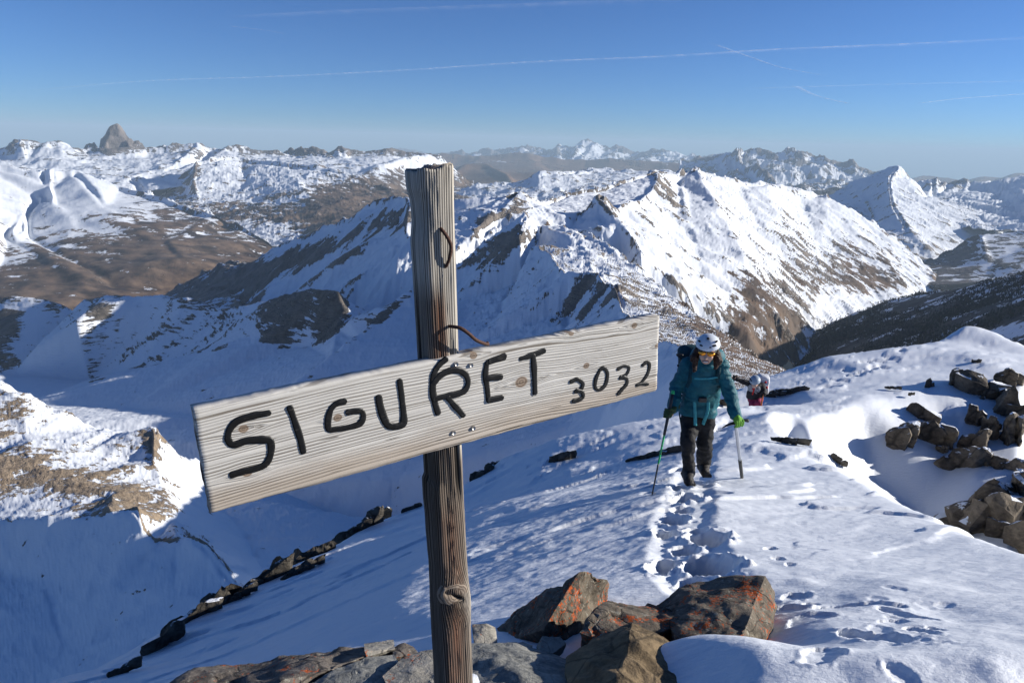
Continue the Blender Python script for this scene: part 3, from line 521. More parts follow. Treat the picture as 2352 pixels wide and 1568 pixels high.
_tp = [ground_at(*w_) for w_ in ((1620, 1345), (1600, 1300), (1585, 1250), (1560, 1200), (1580, 1150), (1590, 1100), (1605, 1050), (1650, 990), (1700, 958))]
_td = np.full(NX.shape, 9.0)
for i in range(len(_tp)-1):
    a_, b_ = _tp[i][:2], _tp[i+1][:2]; d_ = b_-a_; t_ = np.clip(((NX-a_[0])*d_[0]+(NY-a_[1])*d_[1])/(d_@d_), 0, 1); _td = np.minimum(_td, np.hypot(NX-a_[0]-t_*d_[0], NY-a_[1]-t_*d_[1]))
_td = _td*(1+0.35*fbm(NX*2.2, NY*2.2, 4, 71))
NZ -= 0.045*sstep(0.26, 0.12, _td)+0.006*sstep(0.30, 0.1, _td)*fbm(NX*6, NY*6, 3, 72)
for k, (a, b, rad, dep) in enumerate(TRAIL):
    g = ground_at(a, b); stamp(g[0], g[1], rad*0.8, dep*0.9, 0.22, 1.4, rnd.uniform(1.1, 1.9), k)
    for j in range(1):            # kicked up lumps
        t = rnd.uniform(0, 6.28); q_ = rad*rnd.uniform(0.9, 1.5); m = np.hypot(NX-g[0]-q_*math.cos(t), NY-g[1]-q_*math.sin(t)); s_ = rad*rnd.uniform(0.1, 0.22)
        RIM = np.maximum(RIM, dep*rnd.uniform(.08, .2)*sstep(s_*1.2, s_*0.2, m))
# hand and boot marks in the soft snow to the right of the boulders
for k in range(14):
    a = rnd.gauss(1990, 150); b = rnd.gauss(1440, 60)
    if b < 1340 or a < 1800 or b > 1560: continue
    g = ground_at(a, b); stamp(g[0], g[1], rnd.uniform(.012, .035), rnd.uniform(.003, .011), 0.3, rnd.uniform(1, 2.2), rnd.uniform(0, 3.1), k+50)
for k, (a, b, rad, dep, ell, an) in enumerate([(1810, 1402, .075, .05, 1.3, 0.4), (1862, 1425, .06, .03, 1.6, 0.2), (1985, 1392, .05, .03, 3.2, -0.25), (2085, 1415, .035, .025, 3.0, -0.9), (2110, 1462, .03, .025, 2.0, -1.2), (2010, 1475, .06, .05, 2.0, -0.7), (1890, 1505, .05, .03, 1.5, 0.5), (1880, 1398, .03, .02, 3.5, 0.35), (1830, 1365, .06, .04, 1.4, 0.6)]):
    g = ground_at(a, b); stamp(g[0], g[1], rad, dep*0.55, 0.3, ell, an, k+130, 0.4)
for k, (a, b) in enumerate([(1960, 862), (1985, 852), (2005, 842), (2030, 838), (2052, 822), (1930, 872), (1908, 884), (1990, 832), (2070, 806), (1948, 850), (2020, 826)]):
    g = ground_at(a, b); stamp(g[0], g[1], .15, .07, 0.4, 1.5, 0.5*k, k+90)
NZ = NZ+np.where(HOLE > 0.004, 0, RIM)-HOLE
M_snow = NT('ridge_snow'); _co = M_snow.coord()
_b1 = M_snow.noise(_co, 60, 6, 0.7); _b2 = M_snow.noise(M_snow.map(_co, (1, 3.2, 1), (0, 0, R(24))), 9, 5, 0.6)
_nb = M_snow.bump(_b2, 0.02, 0.5, M_snow.bump(_b1, 0.004, 0.7))
M_snow = M_snow.end(SNOW, 0.5, _nb, 0.25)
me = mesh_np('snow_ridge', np.stack([NX, NY, NZ], -1).reshape(-1, 3), grid_faces(*NX.shape, NOK))
ridge_o = link('snow_ridge', me, M_snow); ridge_o['kind'] = 'structure'
# ------------------------------------------------------------------ shapes from distance fields
def surface_nets(val, org, h):
    n = val.shape; ins = val < 0
    cnt = np.zeros([k-1 for k in n]); acc = np.zeros(list(cnt.shape)+[3])
    C = lambda a, i, j, k: a[i:n[0]-1+i, j:n[1]-1+j, k:n[2]-1+k]
    base = np.stack(np.meshgrid(*[np.arange(k-1) for k in n], indexing='ij'), -1).astype(float)
    for ax in range(3):
        o = [k for k in range(3) if k != ax]
        for u in (0, 1):
            for w in (0, 1):
                a = [0, 0, 0]; a[o[0]] = u; a[o[1]] = w; b = list(a); b[ax] = 1
                va, vb = C(val, *a), C(val, *b); m = (va < 0) != (vb < 0)
                t = np.where(m, va/np.where(m, va-vb, 1), 0)
                p = base+np.array(a); p[..., ax] += t
                acc += np.where(m[..., None], p, 0); cnt += m
    act = cnt > 0; idx = -np.ones(cnt.shape, np.int64); idx[act] = np.arange(act.sum())
    V = acc[act]/cnt[act][:, None]*h+np.asarray(org)
    F = []
    for ax in range(3):
        o = [(ax+1) % 3, (ax+2) % 3]
        sl = [slice(1, -1)]*3; sl[ax] = slice(0, n[ax]-1); s2 = list(sl); s2[ax] = slice(1, n[ax])
        a, b = ins[tuple(sl)], ins[tuple(s2)]
        for flip in (False, True):
            m = (a & ~b) if not flip else (~a & b)
            q = np.argwhere(m)
            if not len(q): continue
            off = np.array([1, 1, 1]); off[ax] = 0; q = q+off
            def cell(u, w):
                c = q.copy(); c[:, o[0]] -= u; c[:, o[1]] -= w; return idx[c[:, 0], c[:, 1], c[:, 2]]
            f = np.stack([cell(1, 1), cell(0, 1), cell(0, 0), cell(1, 0)], 1)
            F.append(f[:, ::-1] if flip else f)
    F = np.concatenate(F); return V, F[(F >= 0).all(1)]
def sd_mesh(name, fn, lo, hi, h, base=(0, 0, 0)):
    lo = np.asarray(lo, float)-2*h; hi = np.asarray(hi, float)+2*h
    n = np.ceil((hi-lo)/h).astype(int)+1
    g = np.stack(np.meshgrid(*[lo[k]+np.arange(n[k])*h for k in range(3)], indexing='ij'), -1)
    v = fn(g.reshape(-1, 3)).reshape(n)
    V, F = surface_nets(v, lo, h); return mesh_np(name, V-np.asarray(base), F)
def capsule(p, a, b, ra, rb, squash=None):
    """tapered limb"""
    a, b = np.asarray(a, float), np.asarray(b, float); d = b-a; L = d@d
    t = np.clip(((p-a)@d)/L, 0, 1); q = p-a-t[:, None]*d
    if squash is not None: q = q*np.asarray(squash)
    return np.sqrt((q*q).sum(1))-(ra+(rb-ra)*t)
def ellipsoid(p, c, r, M=None):
    q = p-np.asarray(c)
    if M is not None: q = q@M
    r = np.asarray(r, float); k0 = np.sqrt(((q/r)**2).sum(1)); k1 = np.sqrt(((q/r**2)**2).sum(1))+1e-9
    return k0*(k0-1)/k1
def rbox(p, c, r, rad, M=None):
    q = p-np.asarray(c)
    if M is not None: q = q@M
    q = np.abs(q)-np.asarray(r)+rad
    return np.sqrt((np.maximum(q, 0)**2).sum(1))+np.minimum(q.max(1), 0)-rad
def smin(a, b, k):
    h = np.clip(0.5+0.5*(b-a)/k, 0, 1); return b*(1-h)+a*h-k*h*(1-h)

# ------------------------------------------------------------------ rock
def rock_mat(name, dark, light, scale=9.0, lichen=0.0, lichen_col=(0.52, 0.10, 0.018), crack=0.6, snow=0.0, lay=1.0):
    n = NT(name); co = n.coord()
    a = n.noise(n.map(co, (1, 1, lay), (0.4, 0.3, 0)), scale, 7, 0.68); b = n.noise(co, scale*4.5, 5, 0.7); w = n.noise(co, scale*0.7, 3, 0.5, 0, True)
    c = n.mix(n.rng(n.math('ADD', n.math('MULTIPLY', a, 0.65), n.math('MULTIPLY', b, 0.35)), 0.36, 0.64), dark, light)
    cr = n.voro(n.vadd(n.map(co, (1, 1, lay), (0.4, 0.3, 0)), n.vscale(w, 0.12)), scale*0.55, 'DISTANCE_TO_EDGE')
    ck = n.rng(cr, 0.0, 0.035); c = n.mix(n.math('MULTIPLY', n.math('SUBTRACT', 1.0, ck), crack), c, (0.02, 0.018, 0.015))
    if lichen:
        l1 = n.noise(n.map(co, loc=(3, 1, 7)), scale*1.0, 3, 0.6); l2 = n.noise(n.map(co, loc=(9, 4, 2)), scale*8.0, 4, 0.7)
        m = n.rng(n.math('ADD', n.math('MULTIPLY', l1, 0.5), n.math('MULTIPLY', l2, 0.6)), 0.665-0.09*lichen, 0.69-0.09*lichen)
        c = n.mix(m, c, n.mix(b, lichen_col, tuple(k*0.55 for k in lichen_col)))
        g = n.rng(n.noise(n.map(co, loc=(1, 8, 2)), scale*3.5, 4, 0.7), 0.58, 0.66); c = n.mix(n.math('MULTIPLY', g, 0.6), c, (0.33, 0.32, 0.27))
    if snow:
        nz = n.sep(n.new('ShaderNodeNewGeometry').outputs['Normal'])[2]
        c = n.mix(n.rng(n.math('ADD', nz, n.math('MULTIPLY', n.math('SUBTRACT', a, 0.5), 1.6)), 1.0-snow, 1.08-snow), c, SNOW)
    h = n.math('ADD', n.math('ADD', n.math('MULTIPLY', a, 0.5), n.math('MULTIPLY', b, 0.3)), n.math('MULTIPLY', ck, 0.15*crack))
    return n.end(c, 0.85, n.bump(h, 0.22/scale, 1.0), 0.2)
RM = dict(dark=rock_mat('dark_rock', (0.045, 0.04, 0.034), (0.13, 0.115, 0.09), 5, 0, snow=0.12),
          lichen=rock_mat('lichen_rock', (0.06, 0.05, 0.04), (0.19, 0.16, 0.12), 10, 0.62),
          lichen2=rock_mat('lichen_slab', (0.07, 0.06, 0.052), (0.19, 0.165, 0.14), 9, 0.2),
          brown=rock_mat('brown_rock', (0.1, 0.072, 0.04), (0.24, 0.175, 0.1), 8, 0, crack=0.5, lay=1.8),
          grey=rock_mat('grey_slab', (0.13, 0.135, 0.13), (0.33, 0.325, 0.29), 11, 0, crack=0.25, lay=2.5),
          pale=rock_mat('pale_rock', (0.2, 0.19, 0.165), (0.42, 0.39, 0.33), 12, 0.15, crack=0.3),
          crag=rock_mat('crag_rock', (0.06, 0.05, 0.04), (0.22, 0.18, 0.13), 2.2, 0, crack=0.6, snow=0.26))
def rock(name, hulls, mat, label, cat='rock', group=None, h=0.012, rough=0.5, size=None, sink=0.12, depth=0.25, seed=0, res=54):
    """hulls: lists of (px, py, r) corners on the visible side; the far side and the buried base are added. Split faces, chipped edges"""
    allp = []; bms = []
    for hl in hulls:
        pp = [pt(q) for q in hl]; c = np.mean(pp, 0); rm = math.hypot(c[0], c[1])
        back = [(c+(q-c)*0.86)*(1+depth/rm)-np.array([0, 0, 0.12*depth]) for q in pp]
        lowz = min(q[2] for q in pp)
        base = [np.array([c[0]+(q[0]-c[0])*0.85, c[1]+(q[1]-c[1])*0.85, 0])*(1+0.5*depth/rm)+np.array([0, 0, lowz-sink-0.4*depth]) for q in pp]
        bms.append(pp+back+base); allp += pp+back+base
    allp = np.array(allp); lo, hi = allp.min(0), allp.max(0); sz = float(np.max(hi-lo)); base = np.array([*(0.5*(lo+hi))[:2], lo[2]])
    VV, FF, k0 = [], [], 0; lim = max(h, sz/res); kf = 1.0/(size or sz*0.35)
    for pts in bms:
        bm = bmesh.new()
        for q in pts: bm.verts.new(q-base)
        rr_ = bmesh.ops.convex_hull(bm, input=bm.verts); bmesh.ops.delete(bm, geom=[e for e in rr_['geom_interior'] if isinstance(e, bmesh.types.BMVert)], context='VERTS')
        bmesh.ops.delete(bm, geom=[v for v in bm.verts if not v.link_faces], context='VERTS')
        bmesh.ops.dissolve_limit(bm, angle_limit=R(7), verts=bm.verts, edges=bm.edges); bmesh.ops.triangulate(bm, faces=bm.faces)
        for _ in range(9):
            le = [e for e in bm.edges if e.calc_length() > lim*1.5]
            if not le: break
            bmesh.ops.subdivide_edges(bm, edges=le, cuts=1); bmesh.ops.triangulate(bm, faces=[f for f in bm.faces if len(f.verts) > 3])
        bm.normal_update(); V = np.array([v.co[:] for v in bm.verts]); N_ = np.array([v.normal[:] for v in bm.verts])
        for i, v in enumerate(bm.verts): v.index = i
        F_ = np.array([[v.index for v in f.verts] for f in bm.faces]); bm.free()
        n1 = noise3(V*kf*1.3+seed*7.3, seed, 3, 0.5); n2 = noise3(V*kf*5.5-seed, seed+3, 3, 0.6); n3 = noise3(V*kf*2.6+3*seed, seed+6, 2)
        lay = np.floor((V@np.array([0.35, 0.25, 0.9])+0.1*sz*n1)/(0.11*sz)*2)*0.5; st = (_hash(lay, lay*0+seed, 5)-0.5)
        V = V-N_*(sz*rough*(0.045*n1+0.014*n2+0.05*np.maximum(0, n3-0.15)+0.022*st))[:, None]
        VV.append(V); FF.append(F_+k0); k0 += len(V)
    me = mesh_np(name, np.concatenate(VV), np.concatenate(FF)); o = link(name, me, mat); me.set_sharp_from_angle(angle=R(32))
    o.location = base; tag(o, label, cat, group)
    return o
def lump(name, px, py, w, hh, r, mat, label, tilt=0, seed=0, group=None, thick=0.7, rough=1.0, cat='rock'):
    """an angular rock about w x hh pixels of the picture, standing in the snow at distance r"""
    rd = random.Random(seed*13+5); pts = []; g = ground_at(px, py+min(0.3*hh, 22)); r = math.hypot(g[0], g[1])*0.985; s = r/FPX*1.05
    c, n = math.cos(R(tilt)), math.sin(R(tilt)); hs = []; k = 3 if w > 1.6*hh else 2
    for j in range(k):
        pts = []; ox = (j-(k-1)/2)*w/k*0.9; oy = rd.uniform(-0.14, 0.14)*hh; ww = w/k*rd.uniform(0.65, 1.0); hj = hh*rd.uniform(0.55, 1.05)*0.5; dr = rd.uniform(-0.25, 0.25)*hh*s
        for i in range(11):
            a = rd.uniform(0, 2*math.pi); q = rd.uniform(0.8, 1.15); x, y = ox+ww*q*math.cos(a), oy+hj*q*math.sin(a)
            pts.append((px+x*c-y*n, py+x*n+y*c, r+dr+rd.uniform(-0.4, 0.4)*thick*hh*s))
        hs.append(pts)
    m = min(w, hh)*s
    return rock(name, hs, mat, label, cat, group, h=0.008, rough=rough, depth=thick*m*1.3, sink=0.2*m, seed=seed, size=m*1.1, res=24)
rock('rock', [[(1136, 1440, 2.558), (1180, 1405, 2.558), (1259, 1347, 2.530), (1331, 1312, 2.418), (1359, 1314, 2.511), (1396, 1336, 2.651), (1396, 1365, 2.651), (1376, 1410, 2.558), (1335, 1445, 2.418), (1300, 1466, 2.325), (1250, 1445, 2.251), (1290, 1375, 2.325), (1150, 1478, 2.418)]], RM['lichen'], 'pointed dark boulder with orange lichen on its sunlit right face, behind the post', seed=1, rough=0.9)
rock('rock', [[(1335, 1452, 2.047), (1360, 1420, 2.117), (1402, 1391, 2.275), (1515, 1380, 2.406), (1570, 1430, 2.188), (1470, 1470, 2.039), (1390, 1475, 1.995)],
              [(1500, 1384, 2.406), (1594, 1348, 2.538), (1659, 1335, 2.581), (1752, 1334, 2.555), (1769, 1346, 2.625), (1770, 1424, 2.363), (1730, 1492, 2.065), (1700, 1478, 1.995), (1722, 1418, 2.188), (1560, 1470, 2.030)]], RM['lichen'], 'long dark red-speckled boulder with a square sunlit right end', seed=2, rough=0.8)
rock('rock', [[(1300, 1510, 1.881), (1317, 1497, 1.947), (1363, 1462, 2.014), (1452, 1428, 2.052), (1479, 1456, 1.995), (1512, 1458, 2.014), (1540, 1476, 2.014), (1593, 1527, 1.919), (1568, 1562, 1.786), (1440, 1500, 1.786), (1400, 1600, 1.577), (1550, 1610, 1.634), (1290, 1600, 1.634)]], RM['brown'], 'brown cracked boulder in the snow at the bottom edge', seed=3, rough=0.85)
rock('rock', [[(1040, 1480, 2.02), (1100, 1477, 2.04), (1184, 1474, 2.06), (1252, 1497, 2.02), (1316, 1522, 1.96), (1370, 1558, 1.85), (1372, 1600, 1.72), (1200, 1560, 1.74), (1020, 1600, 1.7), (1150, 1620, 1.64)]], RM['grey'], 'broad blue-grey slab right of the post foot', seed=4, rough=0.6)
rock('rock', [[(1085, 1434, 2.2), (1116, 1430, 2.2), (1137, 1440, 2.2), (1144, 1476, 2.1), (1090, 1480, 2.08)]], RM['pale'], 'small tan rock with an orange spot right beside the post', seed=5, h=0.007, depth=0.08, sink=0.04)
rock('rock', [[(1232, 1485, 2.06), (1246, 1461, 2.1), (1286, 1461, 2.12), (1301, 1476, 2.1), (1270, 1500, 2.03), (1239, 1492, 2.03)]], RM['pale'], 'small pale grey rock between the grey slab and the brown boulder', seed=6, h=0.007, depth=0.07, sink=0.04)
rock('rock', [[(1178, 1478, 2.08), (1200, 1473, 2.1), (1224, 1480, 2.1), (1215, 1490, 2.05)]], RM['pale'], 'tiny tan rock on top of the grey slab', seed=7, h=0.006, depth=0.04, sink=0.03)
rock('rock', [[(395, 1575, 2.25), (448, 1541, 2.32), (551, 1535, 2.3), (617, 1517, 2.32), (675, 1512, 2.32), (738, 1512, 2.28), (800, 1495, 2.28), (850, 1478, 2.26), (850, 1500, 2.1), (763, 1535, 2.0), (650, 1565, 1.95), (600, 1610, 1.9), (400, 1610, 2.1)]], RM['lichen2'], 'long low rock with orange lichen along the bottom edge', seed=8, rough=0.8)
rock('rock', [[(836, 1477, 2.2), (904, 1468, 2.22), (907, 1489, 2.12), (842, 1508, 2.08), (838, 1495, 2.1)]], RM['pale'], 'square tan block resting on the long lichened rock', seed=9, h=0.007, depth=0.09, sink=0.02, rough=0.35)
rock('rock', [[(900, 1484, 2.16), (928, 1475, 2.18), (950, 1484, 2.16), (962, 1500, 2.1), (905, 1510, 2.06)]], RM['lichen2'], 'small brown rock just left of the post', seed=10, h=0.007, depth=0.08, sink=0.04)
rock('rock', [[(690, 1575, 1.92), (763, 1528, 2.0), (837, 1505, 2.03), (906, 1498, 2.04), (920, 1516, 1.98), (880, 1575, 1.84), (700, 1620, 1.78), (860, 1630, 1.72)]], RM['grey'], 'smooth blue-grey slab left of the post, half in its shadow', seed=11, rough=0.5)
rock('rock', [[(876, 1550, 1.86), (921, 1512, 1.95), (972, 1497, 1.98), (1010, 1493, 1.98), (1020, 1580, 1.76), (900, 1610, 1.72)]], RM['pale'], 'pale jagged rock leaning on the left side of the post foot', seed=12, rough=0.45, h=0.009)
# dark rocks that stick out along the rim of the shaded slope
for i, (x, y, w, hh, r, tl, lb) in enumerate([
    (262, 1545, 130, 30, 6.4, -30, 'thin dark rock at the lowest left end of the rim'), (352, 1483, 150, 46, 6.8, -38, 'long dark rock low on the rim, left of the notch'),
    (436, 1414, 130, 40, 7.2, -32, 'dark rock on the rim above the long low one'), (510, 1369, 90, 50, 7.6, -25, 'blocky dark rock on the rim under the board corner'),
    (560, 1357, 60, 22, 7.9, -32, 'small flat dark rock just right of the blocky rim rock'), (605, 1325, 130, 34, 8.2, -33, 'slanting dark rock in the middle of the rim'),
    (660, 1285, 70, 38, 8.6, -28, 'ragged dark rock on the rim beside the sunlit snow'), (722, 1263, 80, 24, 8.9, -22, 'flat dark ledge rock halfway up the rim'),
    (700, 1296, 90, 22, 8.3, -30, 'narrow dark rock lying below the ledge rock'), (785, 1238, 130, 36, 9.4, -35, 'tilted dark rock on the upper rim'),
    (835, 1203, 90, 42, 9.9, -38, 'dark rock right below the rim knob'), (874, 1176, 42, 36, 10.2, -10, 'rounded dark knob at the top of the rim'),
    (945, 1166, 40, 16, 10.8, -20, 'low dark rock just left of the post on the rim'), (1107, 1085, 54, 38, 11.2, -30, 'dark rock on the rim just right of the post'), (1136, 1066, 26, 18, 11.5, -15, 'little dark rock at the rim, right of the post'),
    (1294, 1046, 62, 26, 10.3, -20, 'dark curved rock in the shaded snow left of the climber'), (1500, 1042, 110, 16, 8.4, -15, 'dark wedge of rock in the snow behind the green pole'),
    (1815, 1009, 76, 15, 9.9, 3, 'low dark rock on the snow crest right of the ice axe'), (1927, 1054, 34, 18, 8.8, 30, 'small dark rock on the edge of the snow dome'),
    (1812, 896, 80, 15, 16.6, -8, 'flat dark rock on the terrace behind the second climber'), (1784, 902, 40, 8, 16.0, -12, 'thin dark rock left of the flat terrace rock'),
    (1662, 921, 36, 20, 13.6, -8, 'dark rock between the two climbers'), (2137, 878, 15, 26, 17.8, 20, 'lone small rock on the far snow hump'), (2052, 888, 34, 6, 17.2, 0, 'thin flat rock on the terrace edge'), (2094, 903, 14, 8, 16.5, 0, 'tiny dark rock at the cornice end'),
    (2237, 828, 10, 8, 20.6, 0, 'left one of two tiny rocks on the far slope'), (2249, 827, 9, 11, 20.8, 0, 'right one of two tiny rocks on the far slope')]):
    lump('rock', x, y, w*1.12, hh*0.8, r, RM['dark'], lb, tl, 20+i, 'rocks sticking out of the snow ridge', 0.7, 0.75)
for i, (x, y, w, hh, r, tl, lb) in enumerate([
    (2204, 868, 36, 56, 17.4, 0, 'upright dark crag at the left of the upper outcrop'), (2264, 893, 130, 100, 16.4, 10, 'largest dark boulder of the upper outcrop'), (2322, 868, 50, 40, 17.6, 0, 'round crag at the top right of the outcrop'),
    (2338, 925, 90, 130, 15.6, 0, 'tall brown crag at the right picture edge'), (2243, 946, 36, 46, 15.3, 15, 'small crag under the largest boulder'), (2242, 1008, 64, 42, 14.0, 5, 'oval brown rock in the middle of the snow gully'),
    (2127, 945, 66, 44, 15.2, 20, 'brown rock just below the cornice end'), (2156, 992, 68, 62, 14.0, 25, 'square brown rock below the cornice end rock'), (2074, 992, 70, 44, 13.4, -20, 'rock crusted with snow at the shadow edge'),
    (2208, 1053, 130, 44, 12.9, -8, 'long brown ledge across the gully'), (2290, 1060, 120, 34, 12.2, 5, 'long brown ledge reaching the right edge'), (2278, 984, 44, 62, 14.0, -20, 'leaning brown crag left of the edge crags'), (2330, 992, 44, 90, 13.6, 10, 'dark upright crag near the right edge'), (2165, 1026, 30, 14, 13.3, 0, 'small rock above the left end of the ledge'),
    (2240, 1175, 210, 100, 10.3, -15, 'broad dark crag rising behind the snow dome'), (2340, 1150, 170, 180, 9.6, 0, 'big dark crag in the lower right corner of the gully'), (2300, 1205, 220, 70, 9.2, 15, 'low dark crag just above the dome edge')]):
    lump('crag', x, y, w, hh, r, RM['crag'], lb, tl, 60+i, 'crags of the outcrop on the right', 0.8, 1.5)
# ------------------------------------------------------------------ the summit sign
def camvec(v): return v[0]*CAMX+v[1]*CAMY+v[2]*_F
TL = camvec((-0.54978, -0.11821, 1.17462)); EX = camvec((0.91865, 0.18306, 0.53154)); BL_ = EX@EX; BL_ = math.sqrt(BL_); EX = EX/BL_
EY = -camvec((0.00642, -0.19167, 0.05675)); EY -= (EY@EX)*EX; EY /= np.linalg.norm(EY); EZ = np.cross(EX, EY)
BH, BT = 0.2, 0.034
B0 = TL-EY*BH                                    # lower left front corner; board axes EX, EY, EZ (EZ towards the viewer)
BM = Matrix([[EX[i], EY[i], EZ[i], B0[i]] for i in range(3)]+[[0, 0, 0, 1]])
def on_board(px, py):
    d = ray(px, py); t = (B0@EZ)/(d@EZ); q = d*t-B0; return q@EX, q@EY
def crop_sign(cx, cy): return on_board((700+cx/1.176)/1.7415, (1200+cy/1.176)/1.7415)
# post axis and face directions
_q = ray(1013, 900); _q = _q*(B0@EZ)/(_q@EZ); _q = _q-EZ*(BT+0.034); PRD = math.hypot(_q[0], _q[1])
PTOP, PBOT = P(985, 383, PRD), P(1041, 1568, PRD-0.01); _ax = PTOP-PBOT; PBOT = PBOT-_ax/np.linalg.norm(_ax)*0.30
PA = PTOP-PBOT; PLEN = np.linalg.norm(PA); PA /= PLEN
PX = EX-(EX@PA)*PA; PX /= np.linalg.norm(PX); PZ = np.cross(PX, PA)
sign = empty('summit_sign', PBOT)
tag(sign, 'weathered wooden summit post with a grey name board in black letters', 'sign')
SINV = Matrix.Translation(-Vector(PBOT))
# --- post: four faces with rings standing proud, splits, a big knot
na, nl = 230, 250
HX, HZ = 0.036, 0.040
th = np.linspace(0, 2*math.pi, na, endpoint=False)
sq = lambda c, s, n: np.sign(c)*np.abs(c)**(2/n)
_t = np.linspace(0, 2*math.pi, 20001); _x, _z = sq(np.cos(_t), 0, 8)*HX, sq(np.sin(_t), 0, 8)*HZ; _s = np.concatenate([[0], np.cumsum(np.hypot(np.diff(_x), np.diff(_z)))])
_e = np.linspace(0, _s[-1], na, endpoint=False); cx_, cz_ = np.interp(_e, _s, _x), np.interp(_e, _s, _z)
per = np.concatenate([[0], np.cumsum(np.hypot(np.diff(cx_), np.diff(cz_)))])
L = np.linspace(0, 1, nl); Lm = L*PLEN
T, LL = np.meshgrid(np.arange(na), Lm, indexing='ij')
pc = per[T]; CXg, CZg = cx_[T], cz_[T]
fx = CXg/HX; fz = CZg/HZ
front = sstep(0.6, 0.9, fz)
rowy = project(np.stack([PBOT+PA*l for l in Lm]))[1]
Lat = lambda py: float(np.interp(-py, -rowy, Lm))
kl = Lat(1352); kd = np.hypot((CXg-0.004)/0.036, (LL-kl+0.6*CXg)/0.055)
bulge = np.exp(-kd**2)*front
warp = 0.006*fbm(pc*0+T*0.02, LL*2.2, 3, 3)+0.004*np.sin(LL*3.1+1)+0.02*np.sign(CXg-0.004)*np.exp(-(np.abs(LL-kl)/0.05)**2)*front*np.exp(-np.abs(CXg-0.004)/0.03)
g = pc+warp
ring = 0.5+0.5*np.sin(g*2*math.pi/0.0052+1.5*vnoise(g*160, LL*1.5, 4))
ring = ring*(0.55+0.45*vnoise(g*420, LL*6, 6))
split = sstep(0.70, 0.86, vnoise(g*60, LL*0.8, 9))*sstep(0.3, 0.6, vnoise(g*20, LL*3, 10))
disp = 0.0016*ring-0.0045*split+0.011*bulge-0.011*sstep(0.55, 0.1, np.hypot((CXg+0.002)/0.034, (LL-kl-0.004+0.7*CXg)/0.020))*front
disp += 0.0022*fbm(pc*30, LL*3, 4, 21)
# worn edges, the slab split from the left corner
edge = np.abs(np.abs(fx)-np.abs(fz)); disp -= 0.004*sstep(0.2, 0.0, edge)*vnoise(pc*8, LL*9, 31)
tw = 1+0.0*LL
wdt = 1+0.045*np.sin(LL*4.2+0.5)+0.03*fbm(LL*3, LL*0+2, 3, 40)
lft = sstep(-0.3, -0.9, fx)
disp += 0.007*lft*sstep(Lat(1290), Lat(1260), LL)*sstep(Lat(1085), Lat(1100), LL)*vnoise(LL*12, pc*0, 2)
disp -= 0.006*lft*sstep(Lat(560), Lat(500), LL)*sstep(Lat(420), Lat(470), LL)
nrm = np.hypot(CXg/HX**1, CZg/HZ**1)+1e-9
ox, oz = CXg*wdt+disp*CXg/np.hypot(CXg, CZg), CZg*wdt+disp*CZg/np.hypot(CXg, CZg)
topj = 0.010*fbm(ox*60, oz*60, 3, 50)+0.006*fx; fade = sstep(PLEN-0.06, PLEN, LL)
V = (PBOT+ox[..., None]*PX+oz[..., None]*PZ+(LL+topj*fade)[..., None]*PA)
cap = V[:, -1].mean(0)-PA*0.004; Vv = np.concatenate([V.reshape(-1, 3), [cap]])-PBOT
ii = np.arange(na)[:, None]*nl+np.arange(nl-1)[None]; jj = ((np.arange(na)+1) % na)[:, None]*nl+np.arange(nl-1)[None]
F4 = np.stack([ii, ii+1, jj+1, jj], -1).reshape(-1, 4)[:, ::-1]
F3 = np.stack([np.arange(na)*nl+nl-1, ((np.arange(na)+1) % na)*nl+nl-1, np.full(na, na*nl)], -1)
me = mesh_np('post', Vv, [F4, F3])
app = lambda a, x=0.5: np.concatenate([a.ravel(), [x]])
attr(me, 'ring', app(ring)); attr(me, 'len', app(LL)); attr(me, 'split', app(np.maximum(split, 0.9*sstep(0.6, 0.3, np.hypot((CXg+0.002)/0.034, (LL-kl-0.004+0.7*CXg)/0.020))*front)))
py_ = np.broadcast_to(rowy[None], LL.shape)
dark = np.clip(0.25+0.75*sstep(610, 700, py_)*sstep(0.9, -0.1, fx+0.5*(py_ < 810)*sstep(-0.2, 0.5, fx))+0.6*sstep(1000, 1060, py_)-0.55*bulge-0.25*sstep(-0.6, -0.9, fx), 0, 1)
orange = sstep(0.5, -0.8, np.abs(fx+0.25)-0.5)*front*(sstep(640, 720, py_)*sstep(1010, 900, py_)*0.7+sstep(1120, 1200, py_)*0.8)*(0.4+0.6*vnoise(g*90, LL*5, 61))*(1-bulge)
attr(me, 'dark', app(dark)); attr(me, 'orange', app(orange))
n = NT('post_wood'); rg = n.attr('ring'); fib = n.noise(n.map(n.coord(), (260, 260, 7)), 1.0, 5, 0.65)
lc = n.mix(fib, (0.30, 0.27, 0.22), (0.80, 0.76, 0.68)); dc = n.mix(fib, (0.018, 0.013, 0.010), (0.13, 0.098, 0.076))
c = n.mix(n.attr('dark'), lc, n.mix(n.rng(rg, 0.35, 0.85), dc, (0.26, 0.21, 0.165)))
c = n.mix(n.math('MULTIPLY', n.attr('orange'), n.rng(fib, 0.3, 0.6)), c, (0.32, 0.115, 0.05))
c = n.mix(n.math('MULTIPLY', n.rng(rg, 0.42, 0.2), 0.75), c, (0.03, 0.025, 0.02)); c = n.mix(n.attr('split'), c, (0.012, 0.01, 0.008))
post = link('post', me, n.end(c, 0.8, n.bump(n.math('ADD', n.math('MULTIPLY', fib, 0.5), rg), 0.0024, 1.0), 0.2), sign)
